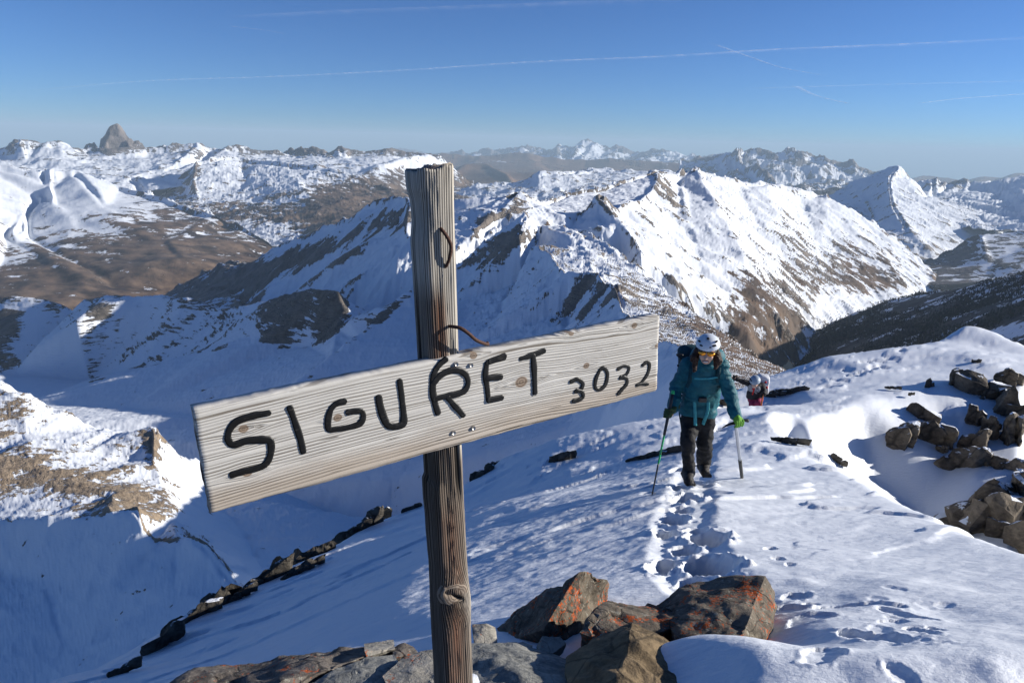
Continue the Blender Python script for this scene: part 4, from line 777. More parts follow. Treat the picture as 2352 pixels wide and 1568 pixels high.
# --- board
nx, ny = 330, 64
def board_grid():
    bm = bmesh.new()
    return bm
xs = np.linspace(0, BL_, nx); ys = np.linspace(0, BH, ny)
GX, GY = np.meshgrid(xs, ys, indexing='ij')
KN = [crop_sign(*k)+(s,) for k, s in (((1630, 385), 0.014), ((1935, 308), 0.008), ((765, 552), 0.008), ((322, 605), 0.008), ((2160, 120), 0.008), ((2268, 215), 0.007), ((340, 812), 0.008), ((1405, 262), 0.008), ((1865, 155), 0.007))]
def grain_of(x, y):
    w = y-0.012*np.sin(x*3.3+0.4)-0.006*fbm(x*3, y*4, 3, 5)
    for kx, ky, s in KN:
        e = np.exp(-((x-kx)/(s*4.2))**2); d = (y-ky); w = w-e*s*1.5*np.sign(d)*np.exp(-np.abs(d)/(s*1.9))
    b = np.exp(-((x-0.62*BL_)/(0.3))**2); w = w+0.018*b*np.sin((y/BH)*math.pi)*(y/BH-0.5)
    return w
def rag(t, sd): return 0.0018*fbm(t*28, t*0+sd, 4, sd)
endl, endr = rag(ys, 1)*1.6, rag(ys, 2)*1.3; topr, botr = rag(xs, 3), rag(xs, 4)
FX = GX+endl[None]*(1-GX/BL_)**8+endr[None]*(GX/BL_)**8
FY = GY+topr[:, None]*(GY/BH)**6+botr[:, None]*(1-GY/BH)**6
rnd_e = 0.004*(sstep(0.006, 0, GX)+sstep(0.006, 0, BL_-GX)+sstep(0.006, 0, GY)+sstep(0.006, 0, BH-GY))
gz = grain_of(FX, FY); ringb = 0.5+0.5*np.sin(gz*2*math.pi/0.0062+2.2*vnoise(gz*90, FX*2, 8))
FZ = -rnd_e*0.5+0.0006*ringb+0.0015*fbm(FX*4, FY*9, 3, 14)
Vf = np.stack([FX, FY, FZ], -1).reshape(-1, 3); Vb = np.stack([FX, FY, -BT+rnd_e*0.5], -1).reshape(-1, 3)
ii = np.arange(nx-1)[:, None]*ny+np.arange(ny-1)[None]
ff = np.stack([ii, ii+ny, ii+ny+1, ii+1], -1).reshape(-1, 4); N = nx*ny
rim = np.concatenate([np.arange(nx)*ny, (nx-1)*ny+np.arange(1, ny), (np.arange(nx-1)[::-1])*ny+ny-1, np.arange(1, ny-1)[::-1]])
rn = np.roll(rim, -1); fs = np.stack([rn, rim, rim+N, rn+N], -1)
Vb = Vf[rim]*np.array([1, 1, 0])+np.array([0, 0, -BT]); mr = len(rim); e_ = np.arange(mr); fs = np.stack([rn, rim, N+e_, N+(e_+1) % mr], -1)
me = mesh_np('board', np.concatenate([Vf, Vb]), [ff, fs, (N+e_[::-1])[None]])
attr(me, 'grain', np.concatenate([gz.ravel(), gz.ravel()[rim]+0.003]))
kd = np.full(FX.shape, 9.0)
for kx, ky, s in KN: kd = np.minimum(kd, np.hypot((FX-kx)/1.25, FY-ky)/s)
attr(me, 'knot', np.concatenate([kd.ravel(), kd.ravel()[rim]]))
n = NT('board_wood'); co = n.coord(); gr = n.attr('grain'); kk = n.attr('knot'); sp = n.sep(co)
wob = n.noise(n.map(co, (6, 60, 1)), 1.0, 3, 0.5)
lowf = n.noise(n.comb(0.0, n.math('MULTIPLY', gr, 22.0), 0.0), 1.0, 3, 0.6)
rg = n.math('SINE', n.math('ADD', n.math('MULTIPLY', gr, 2*math.pi/0.0066), n.math('ADD', n.math('MULTIPLY', wob, 3.0), n.math('MULTIPLY', lowf, 26.0))))
rg = n.rng(rg, -1, 1, 0, 1, False); fib = n.noise(n.map(co, (16, 700, 300)), 1.0, 4, 0.6); blot = n.noise(n.map(co, (3, 14, 5)), 1.0, 4, 0.6)
line = n.rng(rg, 0.32, 0.08)
c = n.mix(blot, (0.52, 0.495, 0.445), (0.76, 0.735, 0.68)); c = n.mix(n.math('MULTIPLY', fib, 0.45), c, (0.42, 0.40, 0.36))
warm = n.rng(n.math('ADD', sp[1], n.math('MULTIPLY', n.math('SUBTRACT', blot, 0.5), 0.1)), 0.075, 0.01); c = n.mix(n.math('MULTIPLY', warm, 0.45), c, (0.33, 0.22, 0.12))
lv = n.rng(n.noise(n.map(co, (2.5, 45, 1), loc=(7, 3, 0)), 1.0, 3, 0.6), 0.34, 0.62, 0.12, 0.8)
c = n.mix(n.math('MULTIPLY', line, lv), c, (0.10, 0.075, 0.05))
kr = n.rng(n.math('SINE', n.math('MULTIPLY', kk, 16.0)), -1, 1, 0, 1, False); kc = n.mix(kr, (0.14, 0.085, 0.05), (0.33, 0.24, 0.165))
km = n.rng(n.math('ADD', kk, n.math('MULTIPLY', fib, 0.25)), 1.15, 0.95); c = n.mix(n.math('MULTIPLY', km, 0.85), c, kc)
ck = n.rng(n.noise(n.map(co, (7, 190, 1), loc=(4, 2, 0)), 1.0, 2, 0.4), 0.70, 0.74); c = n.mix(n.math('MULTIPLY', ck, 0.8), c, (0.05, 0.04, 0.03))
end_shade = n.rng(sp[0], 0.0015, -0.001); c = n.mix(end_shade, c, (0.06, 0.05, 0.045))  # left end turned from the sun: its shade is painted into the colour
hgt = n.math('SUBTRACT', n.math('ADD', n.math('MULTIPLY', rg, 0.7), n.math('MULTIPLY', fib, 0.35)), n.math('MULTIPLY', ck, 1.5))
board = link('board', me, n.end(c, 0.75, n.bump(hgt, 0.0014, 1.0), 0.2), sign)
board.matrix_local = SINV@BM
# --- lettering: brushed and cut strokes
def smooth_line(pts, k=6):
    p = np.array(pts, float); p = np.concatenate([[2*p[0]-p[1]], p, [2*p[-1]-p[-2]]]); out = []
    for i in range(1, len(p)-2):
        for t in np.linspace(0, 1, k, endpoint=False):
            a, b, c_, d = p[i-1], p[i], p[i+1], p[i+2]
            out.append(0.5*((2*b)+(c_-a)*t+(2*a-5*b+4*c_-d)*t*t+(-a+3*b-3*c_+d)*t**3))
    return np.array(out+[p[-2]])
paint = NT('black_paint'); pco = paint.coord(); pf = paint.noise(paint.map(pco, (40, 400, 40)), 1.0, 4, 0.6)
paint = paint.end(paint.mix(paint.rng(pf, 0.60, 0.72), (0.006, 0.006, 0.006), (0.055, 0.05, 0.045)), 0.42, paint.bump(pf, 0.0006, 0.6), 0.35)
LET = [('S', [[(440, 530), (360, 545), (290, 570), (255, 612), (250, 655), (278, 678), (340, 660), (425, 655), (450, 668), (450, 720), (430, 765), (390, 788), (330, 802), (268, 820)]], 14),
 ('I', [[(540, 505), (560, 560), (580, 620), (592, 660), (603, 712)]], 14),
 ('G', [[(797, 475), (765, 483), (735, 510), (720, 560), (724, 606), (760, 606), (820, 596), (868, 580), (885, 550), (878, 524), (850, 521), (812, 526)]], 13),
 ('U', [[(957, 455), (965, 500), (985, 560), (1005, 588), (1040, 593), (1072, 580), (1075, 540), (1068, 470), (1057, 380)]], 14),
 ('R', [[(1274, 278), (1238, 310), (1218, 350), (1212, 420), (1222, 480), (1237, 530)], [(1212, 395), (1250, 352), (1310, 328), (1360, 342), (1378, 380), (1366, 420), (1330, 440), (1270, 452), (1222, 465)], [(1285, 460), (1320, 500), (1355, 540)]], 13),
 ('E', [[(1466, 298), (1460, 350), (1468, 410), (1474, 470)], [(1470, 294), (1510, 280), (1548, 270)], [(1480, 288), (1520, 272), (1550, 262)], [(1468, 366), (1532, 360)], [(1474, 470), (1536, 458)]], 12),
 ('T', [[(1627, 275), (1680, 258), (1735, 238)], [(1684, 262), (1690, 340), (1693, 436)]], 12),
 ('3', [[(1862, 384), (1892, 372), (1918, 392), (1908, 420), (1884, 430)], [(1888, 424), (1914, 432), (1918, 455), (1896, 470), (1874, 474)]], 8),
 ('0', [[(2000, 325), (1980, 368), (1976, 408), (1996, 420), (2024, 396), (2033, 345), (2016, 318), (1998, 328)]], 8),
 ('3', [[(2082, 324), (2110, 310), (2134, 316), (2124, 346), (2092, 366)], [(2096, 362), (2122, 368), (2124, 392), (2104, 416), (2084, 440)]], 8),
 ('2', [[(2198, 306), (2220, 290), (2231, 306), (2222, 346), (2198, 380), (2170, 400)], [(2172, 400), (2196, 394), (2222, 394)]], 7.5)]
for li, (ch, strokes, hw) in enumerate(LET):
    VV, FF = [], []
    for si, st in enumerate(strokes):
        p = smooth_line([crop_sign(*q) for q in st]); m0 = crop_sign(*st[0]); m1 = crop_sign(st[0][0], st[0][1]+10); w0 = hw*math.hypot(m1[0]-m0[0], m1[1]-m0[1])/10
        d = np.gradient(p, axis=0); d /= np.linalg.norm(d, axis=1)[:, None]; nn = np.stack([-d[:, 1], d[:, 0]], 1)
        s = np.concatenate([[0], np.cumsum(np.linalg.norm(np.diff(p, axis=0), axis=1))])
        w = 1.15*w0*(1+0.30*fbm(s*38, s*0+li*3+si, 4, li))
        cap0 = np.linspace(-1, 0, 5)[:-1]
        pe = np.concatenate([[p[0]+d[0]*w0*0.9*c_ for c_ in cap0], p, [p[-1]-d[-1]*w0*0.9*c_ for c_ in cap0[::-1]]])
        we = np.concatenate([w[0]*np.sqrt(1-cap0**2)+1e-5, w, w[-1]*np.sqrt(1-cap0[::-1]**2)+1e-5]); ne = np.concatenate([[nn[0]]*4, nn, [nn[-1]]*4])
        prof = [(-1, -0.0022), (-0.95, 0.0017), (-0.5, 0.0020), (0, 0.0020), (0.5, 0.0020), (0.95, 0.0017), (1, -0.0022)]
        hv = 1+0.25*fbm(np.arange(len(pe))*0.4, np.zeros(len(pe))+li, 2, si)
        rows = np.stack([np.concatenate([pe+ne*(we*o)[:, None], (z*hv+si*0.0003)[:, None]], 1) for o, z in prof], 1)
        k0 = sum(len(v) for v in VV); m, q = rows.shape[:2]; VV.append(rows.reshape(-1, 3))
        i0 = (np.arange(m-1)[:, None]*q+np.arange(q-1)[None]+k0); FF.append(np.stack([i0, i0+1, i0+q+1, i0+q], -1).reshape(-1, 4)[:, ::-1])
    me = mesh_np('letter', np.concatenate(VV), np.concatenate(FF))
    link('letter', me, paint, board)
# --- screws and bent nails
steel = NT('screw_steel').end((0.55, 0.54, 0.52), 0.35, None, 0.5, 1.0)
rustn = NT('rusty_nail'); rc_ = rustn.noise(rustn.coord(), 220, 5, 0.7); rust = rustn.end(rustn.mix(rc_, (0.035, 0.02, 0.016), (0.13, 0.065, 0.045)), 0.75, rustn.bump(rc_, 0.0012), 0.3, 0.3)
def screw(cx, cy):
    bm = bmesh.new(); u, v = crop_sign(cx, cy)
    bmesh.ops.create_cone(bm, cap_ends=True, segments=20, radius1=0.0052, radius2=0.0042, depth=0.003, matrix=Matrix.Translation((u, v, 0.0022)))
    top = max(bm.faces, key=lambda f: f.calc_center_median().z); r = bmesh.ops.inset_region(bm, faces=[top], thickness=0.0022, depth=-0.0018)
    me = bpy.data.meshes.new('screw'); bm.to_mesh(me); bm.free(); link('screw', me, steel, board, False)
for q in ((1322, 300), (1392, 305), (1310, 622), (1403, 600)): screw(*q)
def tube(name, pts, rads, mat, parent=None, seg=12, base=(0, 0, 0), k=6):
    p = smooth_line(pts, k); r = np.interp(np.linspace(0, 1, len(p)), np.linspace(0, 1, len(rads)), rads)
    d = np.gradient(p, axis=0); d /= np.linalg.norm(d, axis=1)[:, None]
    up = np.array([0.31, 0.17, 0.93]); a = np.cross(d, up); a /= np.linalg.norm(a, axis=1)[:, None]; b = np.cross(d, a)
    t = np.linspace(0, 2*math.pi, seg, endpoint=False)
    V = (p[:, None]+r[:, None, None]*(np.cos(t)[None, :, None]*a[:, None]+np.sin(t)[None, :, None]*b[:, None])).reshape(-1, 3)
    V = np.concatenate([V, [p[0]-d[0]*r[0]*0.3, p[-1]+d[-1]*r[-1]*0.3]])-np.asarray(base)
    m = len(p); i = np.arange(m-1)[:, None]*seg+np.arange(seg)[None]; j = np.arange(m-1)[:, None]*seg+((np.arange(seg)+1) % seg)[None]
    F = np.stack([i, j, j+seg, i+seg], -1).reshape(-1, 4); e = np.arange(seg); f = (e+1) % seg
    F3 = np.concatenate([np.stack([f, e, np.full(seg, m*seg)], -1), np.stack([(m-1)*seg+e, (m-1)*seg+f, np.full(seg, m*seg+1)], -1)])
    return link(name, mesh_np(name, V, [F, F3]), mat, parent)
def on_post(px, py, lift):
    n0 = PZ; c0 = PBOT+PZ*HZ*1.02; d = ray(px, py); return d*((c0@n0)/(d@n0))+n0*lift
c2 = lambda cx, cy: ((1500+cx/1.845)/1.7415, (600+cy/1.845)/1.7415)
tube('nail', [on_post(*c2(478, 565), -0.012), on_post(*c2(490, 590), 0.003), on_post(*c2(520, 640), 0.008), on_post(*c2(543, 700), 0.010), on_post(*c2(540, 780), 0.008), on_post(*c2(528, 850), 0.001), on_post(*c2(524, 880), -0.01)], [0.0028, 0.0034, 0.0038, 0.0038, 0.0036, 0.003, 0.002], rust, sign, base=PBOT)
_e = BM@Vector((*on_board(*c2(850, 1445)), 0)); _e = np.array(_e[:])-EZ*0.012+EY*0.004
tube('nail', [on_post(*c2(545, 1310), -0.015), on_post(*c2(560, 1298), 0.006), on_post(*c2(600, 1300), 0.02), on_post(*c2(650, 1335), 0.026), on_post(*c2(710, 1385), 0.024), _e*0.35+on_post(*c2(790, 1422), 0.022)*0.65, _e], [0.003, 0.0036, 0.0038, 0.0038, 0.0038, 0.0036, 0.0036], rust, sign, base=PBOT)
# --- the big knot low on the post: pale swirl round a dark split
kc = on_post(1044, 1362, 0.004); ka = R(-34); KA = math.cos(ka)*PX+math.sin(ka)*PA; KB = -math.sin(ka)*PX+math.cos(ka)*PA
rk_, tk_ = np.linspace(0, 1, 26), np.linspace(0, 2*math.pi, 56, endpoint=False); RK, TK = np.meshgrid(rk_, tk_, indexing='ij')
wobk = 1+0.12*fbm(np.cos(TK)*1.5+4, np.sin(TK)*1.5, 3, 81); KU, KV = RK*wobk*np.cos(TK)*0.044, RK*wobk*np.sin(TK)*0.034
sl = np.exp(-((KV+0.003*np.sin(KU*120))/0.006)**2)*sstep(0.030, 0.018, np.abs(KU+0.004)); rgk = 0.5+0.5*np.sin(RK*wobk*34+2*fbm(KU*90, KV*90, 2, 83))
KZ = 0.0065*(1-RK**2)+0.0007*rgk*(1-RK)-0.013*sl-0.010*sstep(0.75, 1.0, RK)+0.002*fbm(KU*70, KV*70, 3, 84)
KVt = kc+KU[..., None]*KA+KV[..., None]*KB+KZ[..., None]*PZ; mk = KVt.reshape(-1, 3)-PBOT
ik = np.arange(25)[:, None]*56+np.arange(56)[None]; jk_ = np.arange(25)[:, None]*56+((np.arange(56)+1) % 56)[None]
me = mesh_np('knot', mk, np.stack([ik, ik+56, jk_+56, jk_], -1).reshape(-1, 4)); attr(me, 'ring', rgk); attr(me, 'split', np.maximum(sl, 0.15*sstep(0.9, 1.0, RK)))
n = NT('knot_wood'); fib = n.noise(n.coord(), 420, 5, 0.65); c = n.mix(n.rng(n.attr('ring'), 0.0, 0.7), (0.10, 0.075, 0.055), n.mix(fib, (0.15, 0.115, 0.085), (0.38, 0.31, 0.245)))
link('knot', me, n.end(n.mix(n.attr('split'), c, (0.012, 0.01, 0.008)), 0.8, n.bump(fib, 0.0012, 0.8), 0.2), sign)
# ------------------------------------------------------------------ the two climbers
def fabric(name, col, scale=40, lit=1.6, rough=0.75):
    n = NT(name); co = n.coord(); a = n.noise(co, scale*0.5, 5, 0.6)
    return n.end(n.mix(n.rng(a, 0.3, 0.7), col, tuple(min(1, k*lit) for k in col)), rough, n.bump(n.noise(co, scale, 4, 0.6), 0.012, 0.7), 0.25)
def cc(cx, cy): return ((2500+cx/1.96)/1.7415, (1250+cy/1.96)/1.7415)
def hit(fn, px, py, r0, r1, lift=0.004):
    """first point of a surface along the line of sight"""
    rs_ = np.linspace(r0, r1, 260); p = np.array([P(px, py, r) for r in rs_]); v = fn(p); k = int(np.argmax(v < 0)) if (v < 0).any() else int(np.argmin(v))
    q = p[k]; return q-q/np.linalg.norm(q)*lift
def chain(p, js, rs, k=0.03, sq=None):
    s = None
    for i in range(len(js)-1):
        c = capsule(p, js[i], js[i+1], rs[i], rs[i+1], sq); s = c if s is None else smin(s, c, k)
    return s
def bounds(js, m): a = np.array(js); return a.min(0)-m, a.max(0)+m
SKIN = NT('skin').end((0.60, 0.38, 0.28), 0.5, None, 0.35)
class Person:
    def __init__(s, label, joints, base, h, scale=1.0):
        s.j = joints; s.base = base; s.h = h; s.k = scale
        s.root = empty('person', base); tag(s.root, label, 'person')
    def part(s, name, fn, lo, hi, mat, h=None, parent=None):
        return link(name, sd_mesh(name, fn, lo, hi, h or s.h, s.base), mat, parent or s.root)
    def build(s, jacket, trousers, boots, glove, folds=1.0, boots_on=True):
        j = s.j; k = s.k; base = s.base
        def body(p):
            t = chain(p, [j['neck'], j['chest'], j['pelvis']], [0.05*k, 0.095*k, 0.10*k], 0.05)
            t = smin(t, chain(p, [j['shoL'], j['shoR']], [0.06*k, 0.06*k]), 0.05)
            for q in 'LR':
                t = smin(t, chain(p, [j['sho'+q], j['elb'+q], j['wri'+q], j['han'+q]], [0.05*k, 0.042*k, 0.03*k, 0.03*k], 0.02), 0.03)
                t = smin(t, chain(p, [j['hip'+q], j['kne'+q], j['ank'+q], j['toe'+q]], [0.075*k, 0.055*k, 0.042*k, 0.03*k], 0.02), 0.03)
            hd = j['head']; f = j['face']; u = np.array([0, 0, 1.0])
            t = smin(t, capsule(p, j['neck'], hd, 0.05*k, 0.05*k), 0.03)
            h_ = smin(ellipsoid(p, hd+u*0.02*k, (0.076*k, 0.092*k, 0.105*k)), ellipsoid(p, hd-u*0.075*k+f*0.045*k, (0.048*k, 0.045*k, 0.05*k)), 0.05*k)
            h_ = smin(h_, capsule(p, hd+f*0.085*k-u*0.005*k, hd+f*0.112*k-u*0.04*k, 0.010*k, 0.015*k), 0.015*k)       # nose
            sd_ = np.cross(f, u)
            for q in (-1, 1):
                h_ = smin(h_, ellipsoid(p, hd+sd_*q*0.078*k-u*0.01*k, (0.014*k, 0.024*k, 0.032*k)), 0.01*k)        # ears
                h_ = smin(h_, ellipsoid(p, hd+f*0.07*k+sd_*q*0.04*k-u*0.045*k, (0.025*k,)*3), 0.02*k)                 # cheeks
            return smin(t, h_, 0.03)
        lo, hi = bounds(list(v for n_, v in j.items() if n_ != 'face'), 0.16*k)
        s.part('body', body, lo, hi, SKIN, s.h*1.25)
        def jk(p):
            sq = (1.0, 1.28, 1.0)
            t = chain(p, [j['neck']-np.array([0, 0, 0.04*k]), j['chest'], j['waist'], j['hem']], [0.088*k, 0.165*k, 0.172*k, 0.190*k], 0.05, sq)
            t = smin(t, chain(p, [j['shoL'], j['shoR']], [0.075*k, 0.075*k], 0.05), 0.06)
            for q in 'LR':
                e = 0.86*j['wri'+q]+0.14*j['han'+q]
                t = smin(t, chain(p, [j['sho'+q], j['elb'+q], e], [0.076*k, 0.064*k, 0.048*k], 0.03), 0.04)
            co = np.sqrt(((p-(j['neck']+np.array([0, 0, 0.02*k])))[:, :2]**2).sum(1))
            t = smin(t, np.maximum(np.abs(co-0.075*k)-0.018*k, np.abs(p[:, 2]-j['neck'][2]-0.01*k)-0.05*k), 0.03)       # stand-up collar
            bd = np.abs(t) < 0.06; pb_ = p[bd]
            t[bd] += k*folds*(noise3(pb_*np.array([9, 9, 13.0])/k, 3, 2)*0.010+(np.abs(noise3(pb_*np.array([7, 7, 19.0])/k, 8, 2))-0.3)*0.016)
            hem = j['hem'][2]-0.02*k+0.012*np.sin(p[:, 0]*18)
            tor = np.abs(p[:, 0]-j['hem'][0]) < 0.23*k
            return np.where(tor, np.maximum(t, hem-p[:, 2]), t)
        s.jk = jk
        lo, hi = bounds([j[n_] for n_ in ('neck', 'shoL', 'shoR', 'elbL', 'elbR', 'wriL', 'wriR', 'hem', 'chest')], 0.22*k)
        s.jacket = s.part('jacket', jk, lo, hi, jacket)
        def tr(p):
            t = None
            for q in 'LR':
                c = chain(p, [j['hip'+q]+np.array([0, 0, 0.06*k]), j['hip'+q], j['kne'+q], j['ank'+q]], [0.098*k, 0.094*k, 0.071*k, 0.068*k], 0.03); t = c if t is None else smin(t, c, 0.02)
            t = smin(t, capsule(p, j['hipL'], j['hipR'], 0.11*k, 0.11*k), 0.04)
            bd = np.abs(t) < 0.06; t[bd] += noise3(p[bd]*np.array([10, 10, 16.0])/k, 13, 3)*0.016*folds*k; return t
        lo, hi = bounds([j[n_] for n_ in ('hipL', 'hipR', 'kneL', 'kneR', 'ankL', 'ankR')], 0.17*k)
        s.part('trousers', tr, lo, hi, trousers)
        if boots_on:
            for q in 'LR':
                a, t_ = j['ank'+q], j['toe'+q]
                fn = lambda p, a=a, t_=t_: smin(smin(capsule(p, a+np.array([0, 0, 0.06]), a-np.array([0, 0, 0.03]), 0.06, 0.058), capsule(p, a-np.array([0, 0, 0.03]), t_, 0.056, 0.046), 0.04), rbox(p, 0.5*(a+t_)-np.array([0, 0, 0.045]), (0.05, 0.13, 0.016), 0.01), 0.02)+noise3(p*30, 5, 2)*0.004
                lo, hi = bounds([a, t_], 0.16); s.part('boot', fn, lo, hi, boots, 0.009)
        return s
    def glove(s, q, axis, palm, mat, h=0.006, rad=0.019):
        """a gloved hand closed round a shaft: palm, four fingers of unequal length, thumb"""
        c = s.j['han'+q]; a = axis/np.linalg.norm(axis); b = palm-(palm@a)*a; b /= np.linalg.norm(b); d = np.cross(a, b); w = s.j['wri'+q]
        def pos(t, ang, r_): return c+a*t+r_*(math.cos(ang)*b+math.sin(ang)*d)
        def fn(p):
            s_ = ellipsoid(p, c+b*0.034, (0.03, 0.034, 0.042)); s_ = smin(s_, capsule(p, c+b*0.03, w, 0.034, 0.036), 0.02)
            s_ = smin(s_, capsule(p, w, w+(w-c)*0.35, 0.04, 0.046), 0.02)
            for i, (t, e) in enumerate(((0.036, 3.4), (0.012, 3.8), (-0.012, 3.6), (-0.034, 3.1))):
                R_ = rad+0.014
                pts = [pos(t, 0.3+(e-0.3)*u, R_*(1.25 if u < 0.3 else 1.0)) for u in (0, 0.25, 0.5, 0.75, 1.0)]
                f = chain(p, pts, [0.0125, 0.012, 0.0115, 0.011, 0.0095], 0.004); s_ = smin(s_, f, 0.004)
            th = chain(p, [c+b*0.045+a*0.03, pos(0.045, -0.7, rad+0.022), pos(0.05, -1.7, rad+0.014), pos(0.046, -2.5, rad+0.012)], [0.017, 0.0145, 0.013, 0.0105], 0.006)
            return smin(s_, th, 0.005)
        lo, hi = bounds([c, w, w+(w-c)*0.35], 0.09); return s.part('glove', fn, lo, hi, mat, h)
def J(px, py, r): return P(px, py, r)
TEAL = fabric('teal_shell', (0.007, 0.080, 0.102), 34, 1.5, 0.6); BLACKF = fabric('black_trousers', (0.010, 0.010, 0.011), 30, 1.8)
BOOT = fabric('boot_leather', (0.012, 0.011, 0.011), 60, 2.5, 0.6); GREEN = fabric('green_glove', (0.12, 0.30, 0.035), 70, 1.5); DKTEAL = fabric('pack_cloth', (0.006, 0.035, 0.045), 40, 1.6)
STRAP = fabric('teal_strap', (0.05, 0.26, 0.29), 80, 1.4); PLAST = NT('black_plastic').end((0.012, 0.012, 0.013), 0.4, None, 0.5)
R0 = 6.62
jt = dict(head=J(1625, 801, R0-.30), neck=J(1623, 834, R0-.16), chest=J(1617, 866, R0-.09), waist=J(1609, 918, R0-.02), hem=J(1604, 944, R0), pelvis=J(1604, 946, R0+.02),
          shoL=J(1584, 838, R0-.08), shoR=J(1655, 844, R0-.11), elbL=J(1554, 890, R0-.06), elbR=J(1675, 902, R0-.16), wriL=J(1547, 938, R0-.26), wriR=J(1689, 951, R0-.30),
          hanL=J(1539, 951, R0-.30), hanR=J(1694, 966, R0-.33), hipL=J(1589, 958, R0+.01), hipR=J(1618, 960, R0+.04), kneL=J(1580, 1012, R0-.16), kneR=J(1619, 1014, R0+.04),
          ankL=J(1582, 1078, R0-.02), ankR=J(1617, 1062, R0+.30), toeL=J(1581, 1103, R0-.20), toeR=J(1619, 1082, R0+.12))
_f = -jt['head'].copy(); _f[2] = -0.25*np.linalg.norm(_f[:2]); _f[0] -= 0.3; jt['face'] = _f/np.linalg.norm(_f)
b1 = np.array([*(0.5*(jt['toeL']+jt['toeR']))[:2], min(jt['toeL'][2], jt['toeR'][2])-0.06])
c1 = Person('climber in a teal jacket and white helmet coming up the snow with pole and axe', jt, b1, 0.0105)
c1.build(TEAL, BLACKF, BOOT, GREEN, 1.6)
hd, fc = jt['head'], jt['face']; up = np.array([0, 0, 1.0]); sd = np.cross(fc, up); sd /= np.linalg.norm(sd)
# helmet with vents
fu = np.cross(sd, fc); HM = np.stack([sd, fc, fu], 1)
def helm(p, m=0.0):
    q = (p-(hd+up*0.035))@HM
    o = ellipsoid(p, hd+up*0.035, (0.112-m, 0.128-m, 0.105-m), HM); return np.maximum(o, -(q[:, 2]-0.004+0.10*np.maximum(0, -q[:, 1]-0.03)*-0.6))
WH = NT('white_helmet').end((0.62, 0.66, 0.70), 0.3, None, 0.5)
hel = c1.part('helmet', helm, hd-0.2, hd+0.2, WH, 0.006)
for (a, b, w, h_) in ((0.0, 1.05, .016, .013), (-.62, .45, .026, .011), (-.25, .35, .013, .008), (.5, .38, .02, .009), (.9, .6, .018, .01), (-1.0, .7, .02, .011)):
    d = (math.sin(a)*math.cos(b)*sd+math.cos(a)*math.cos(b)*fc+math.sin(b)*fu); q = hd+up*0.035+d*0.118
    t = np.cross(fu, d); t /= np.linalg.norm(t); v_ = np.cross(d, t); M_ = np.stack([t, d, v_], 1)
    c1.part('vent', lambda p, q=q, M_=M_, w=w, h_=h_: ellipsoid(p, q-0*up, (w, 0.012, h_), M_), q-0.05, q+0.05, PLAST, 0.005, hel)
# mirrored glasses, mouth, hair
LENS = NT('orange_mirror_lens').end((0.85, 0.33, 0.04), 0.12, None, 0.6, 0.9)
gl = c1.part('sunglasses', lambda p: np.minimum(ellipsoid(p, hd+fc*0.082+sd*0.036-up*0.002, (0.038, 0.026, 0.026), HM), ellipsoid(p, hd+fc*0.082-sd*0.036-up*0.002, (0.038, 0.026, 0.026), HM)), hd-0.16, hd+0.16, LENS, 0.004)
c1.part('frame', lambda p: np.minimum(capsule(p, hd+fc*0.098-sd*0.065+up*0.022, hd+fc*0.098+sd*0.065+up*0.022, 0.006, 0.006), np.minimum(capsule(p, hd+fc*0.09+sd*0.065+up*0.015, hd+sd*0.092, 0.006, 0.006), capsule(p, hd+fc*0.09-sd*0.065+up*0.015, hd-sd*0.092, 0.006, 0.006))), hd-0.16, hd+0.16, PLAST, 0.004, gl)
TEETH = NT('teeth').end((0.75, 0.72, 0.66), 0.4); LIPS = NT('lips').end((0.30, 0.10, 0.08), 0.5)
_m = hd+fc*0.088-up*0.075
mo = c1.part('mouth', lambda p: ellipsoid(p, _m, (0.03, 0.012, 0.012), HM), _m-0.06, _m+0.06, LIPS, 0.003)
c1.part('teeth', lambda p: ellipsoid(p, _m+fc*0.007, (0.024, 0.009, 0.006), HM), _m-0.06, _m+0.06, TEETH, 0.003, mo)
HAIR = fabric('dark_brown_hair', (0.022, 0.010, 0.006), 140, 2.6, 0.5)
def hair(p):
    s_ = ellipsoid(p, hd-fc*0.03-up*0.02, (0.10, 0.10, 0.10), HM)
    for q, dn in ((-1, 0.14), (1, 0.19)):
        s_ = smin(s_, chain(p, [hd+sd*q*0.085-up*0.01, hd+sd*q*0.105-up*0.08+fc*0.035, hd+sd*q*0.09-up*dn+fc*0.06], [0.028, 0.036, 0.018], 0.02), 0.02)
    return np.maximum(s_+noise3(p*60, 4, 3)*0.011, -ellipsoid(p, hd+fc*0.075-up*0.03, (0.078, 0.075, 0.12), HM))
c1.part('hair', hair, hd-0.27, hd+0.2, HAIR, 0.006)
hood = lambda p: np.maximum(np.abs(ellipsoid(p, jt['neck']-fc*0.06+up*0.03, (0.15, 0.12, 0.10)))-0.02, -(p-(jt['neck']-up*0.06))[:, 2])+noise3(p*14, 6, 3)*0.008
c1.part('hood', lambda p: np.maximum(hood(p), -ellipsoid(p, hd, (0.10, 0.2, 0.16), HM)), jt['neck']-0.24, jt['neck']+0.24, TEAL, 0.009)
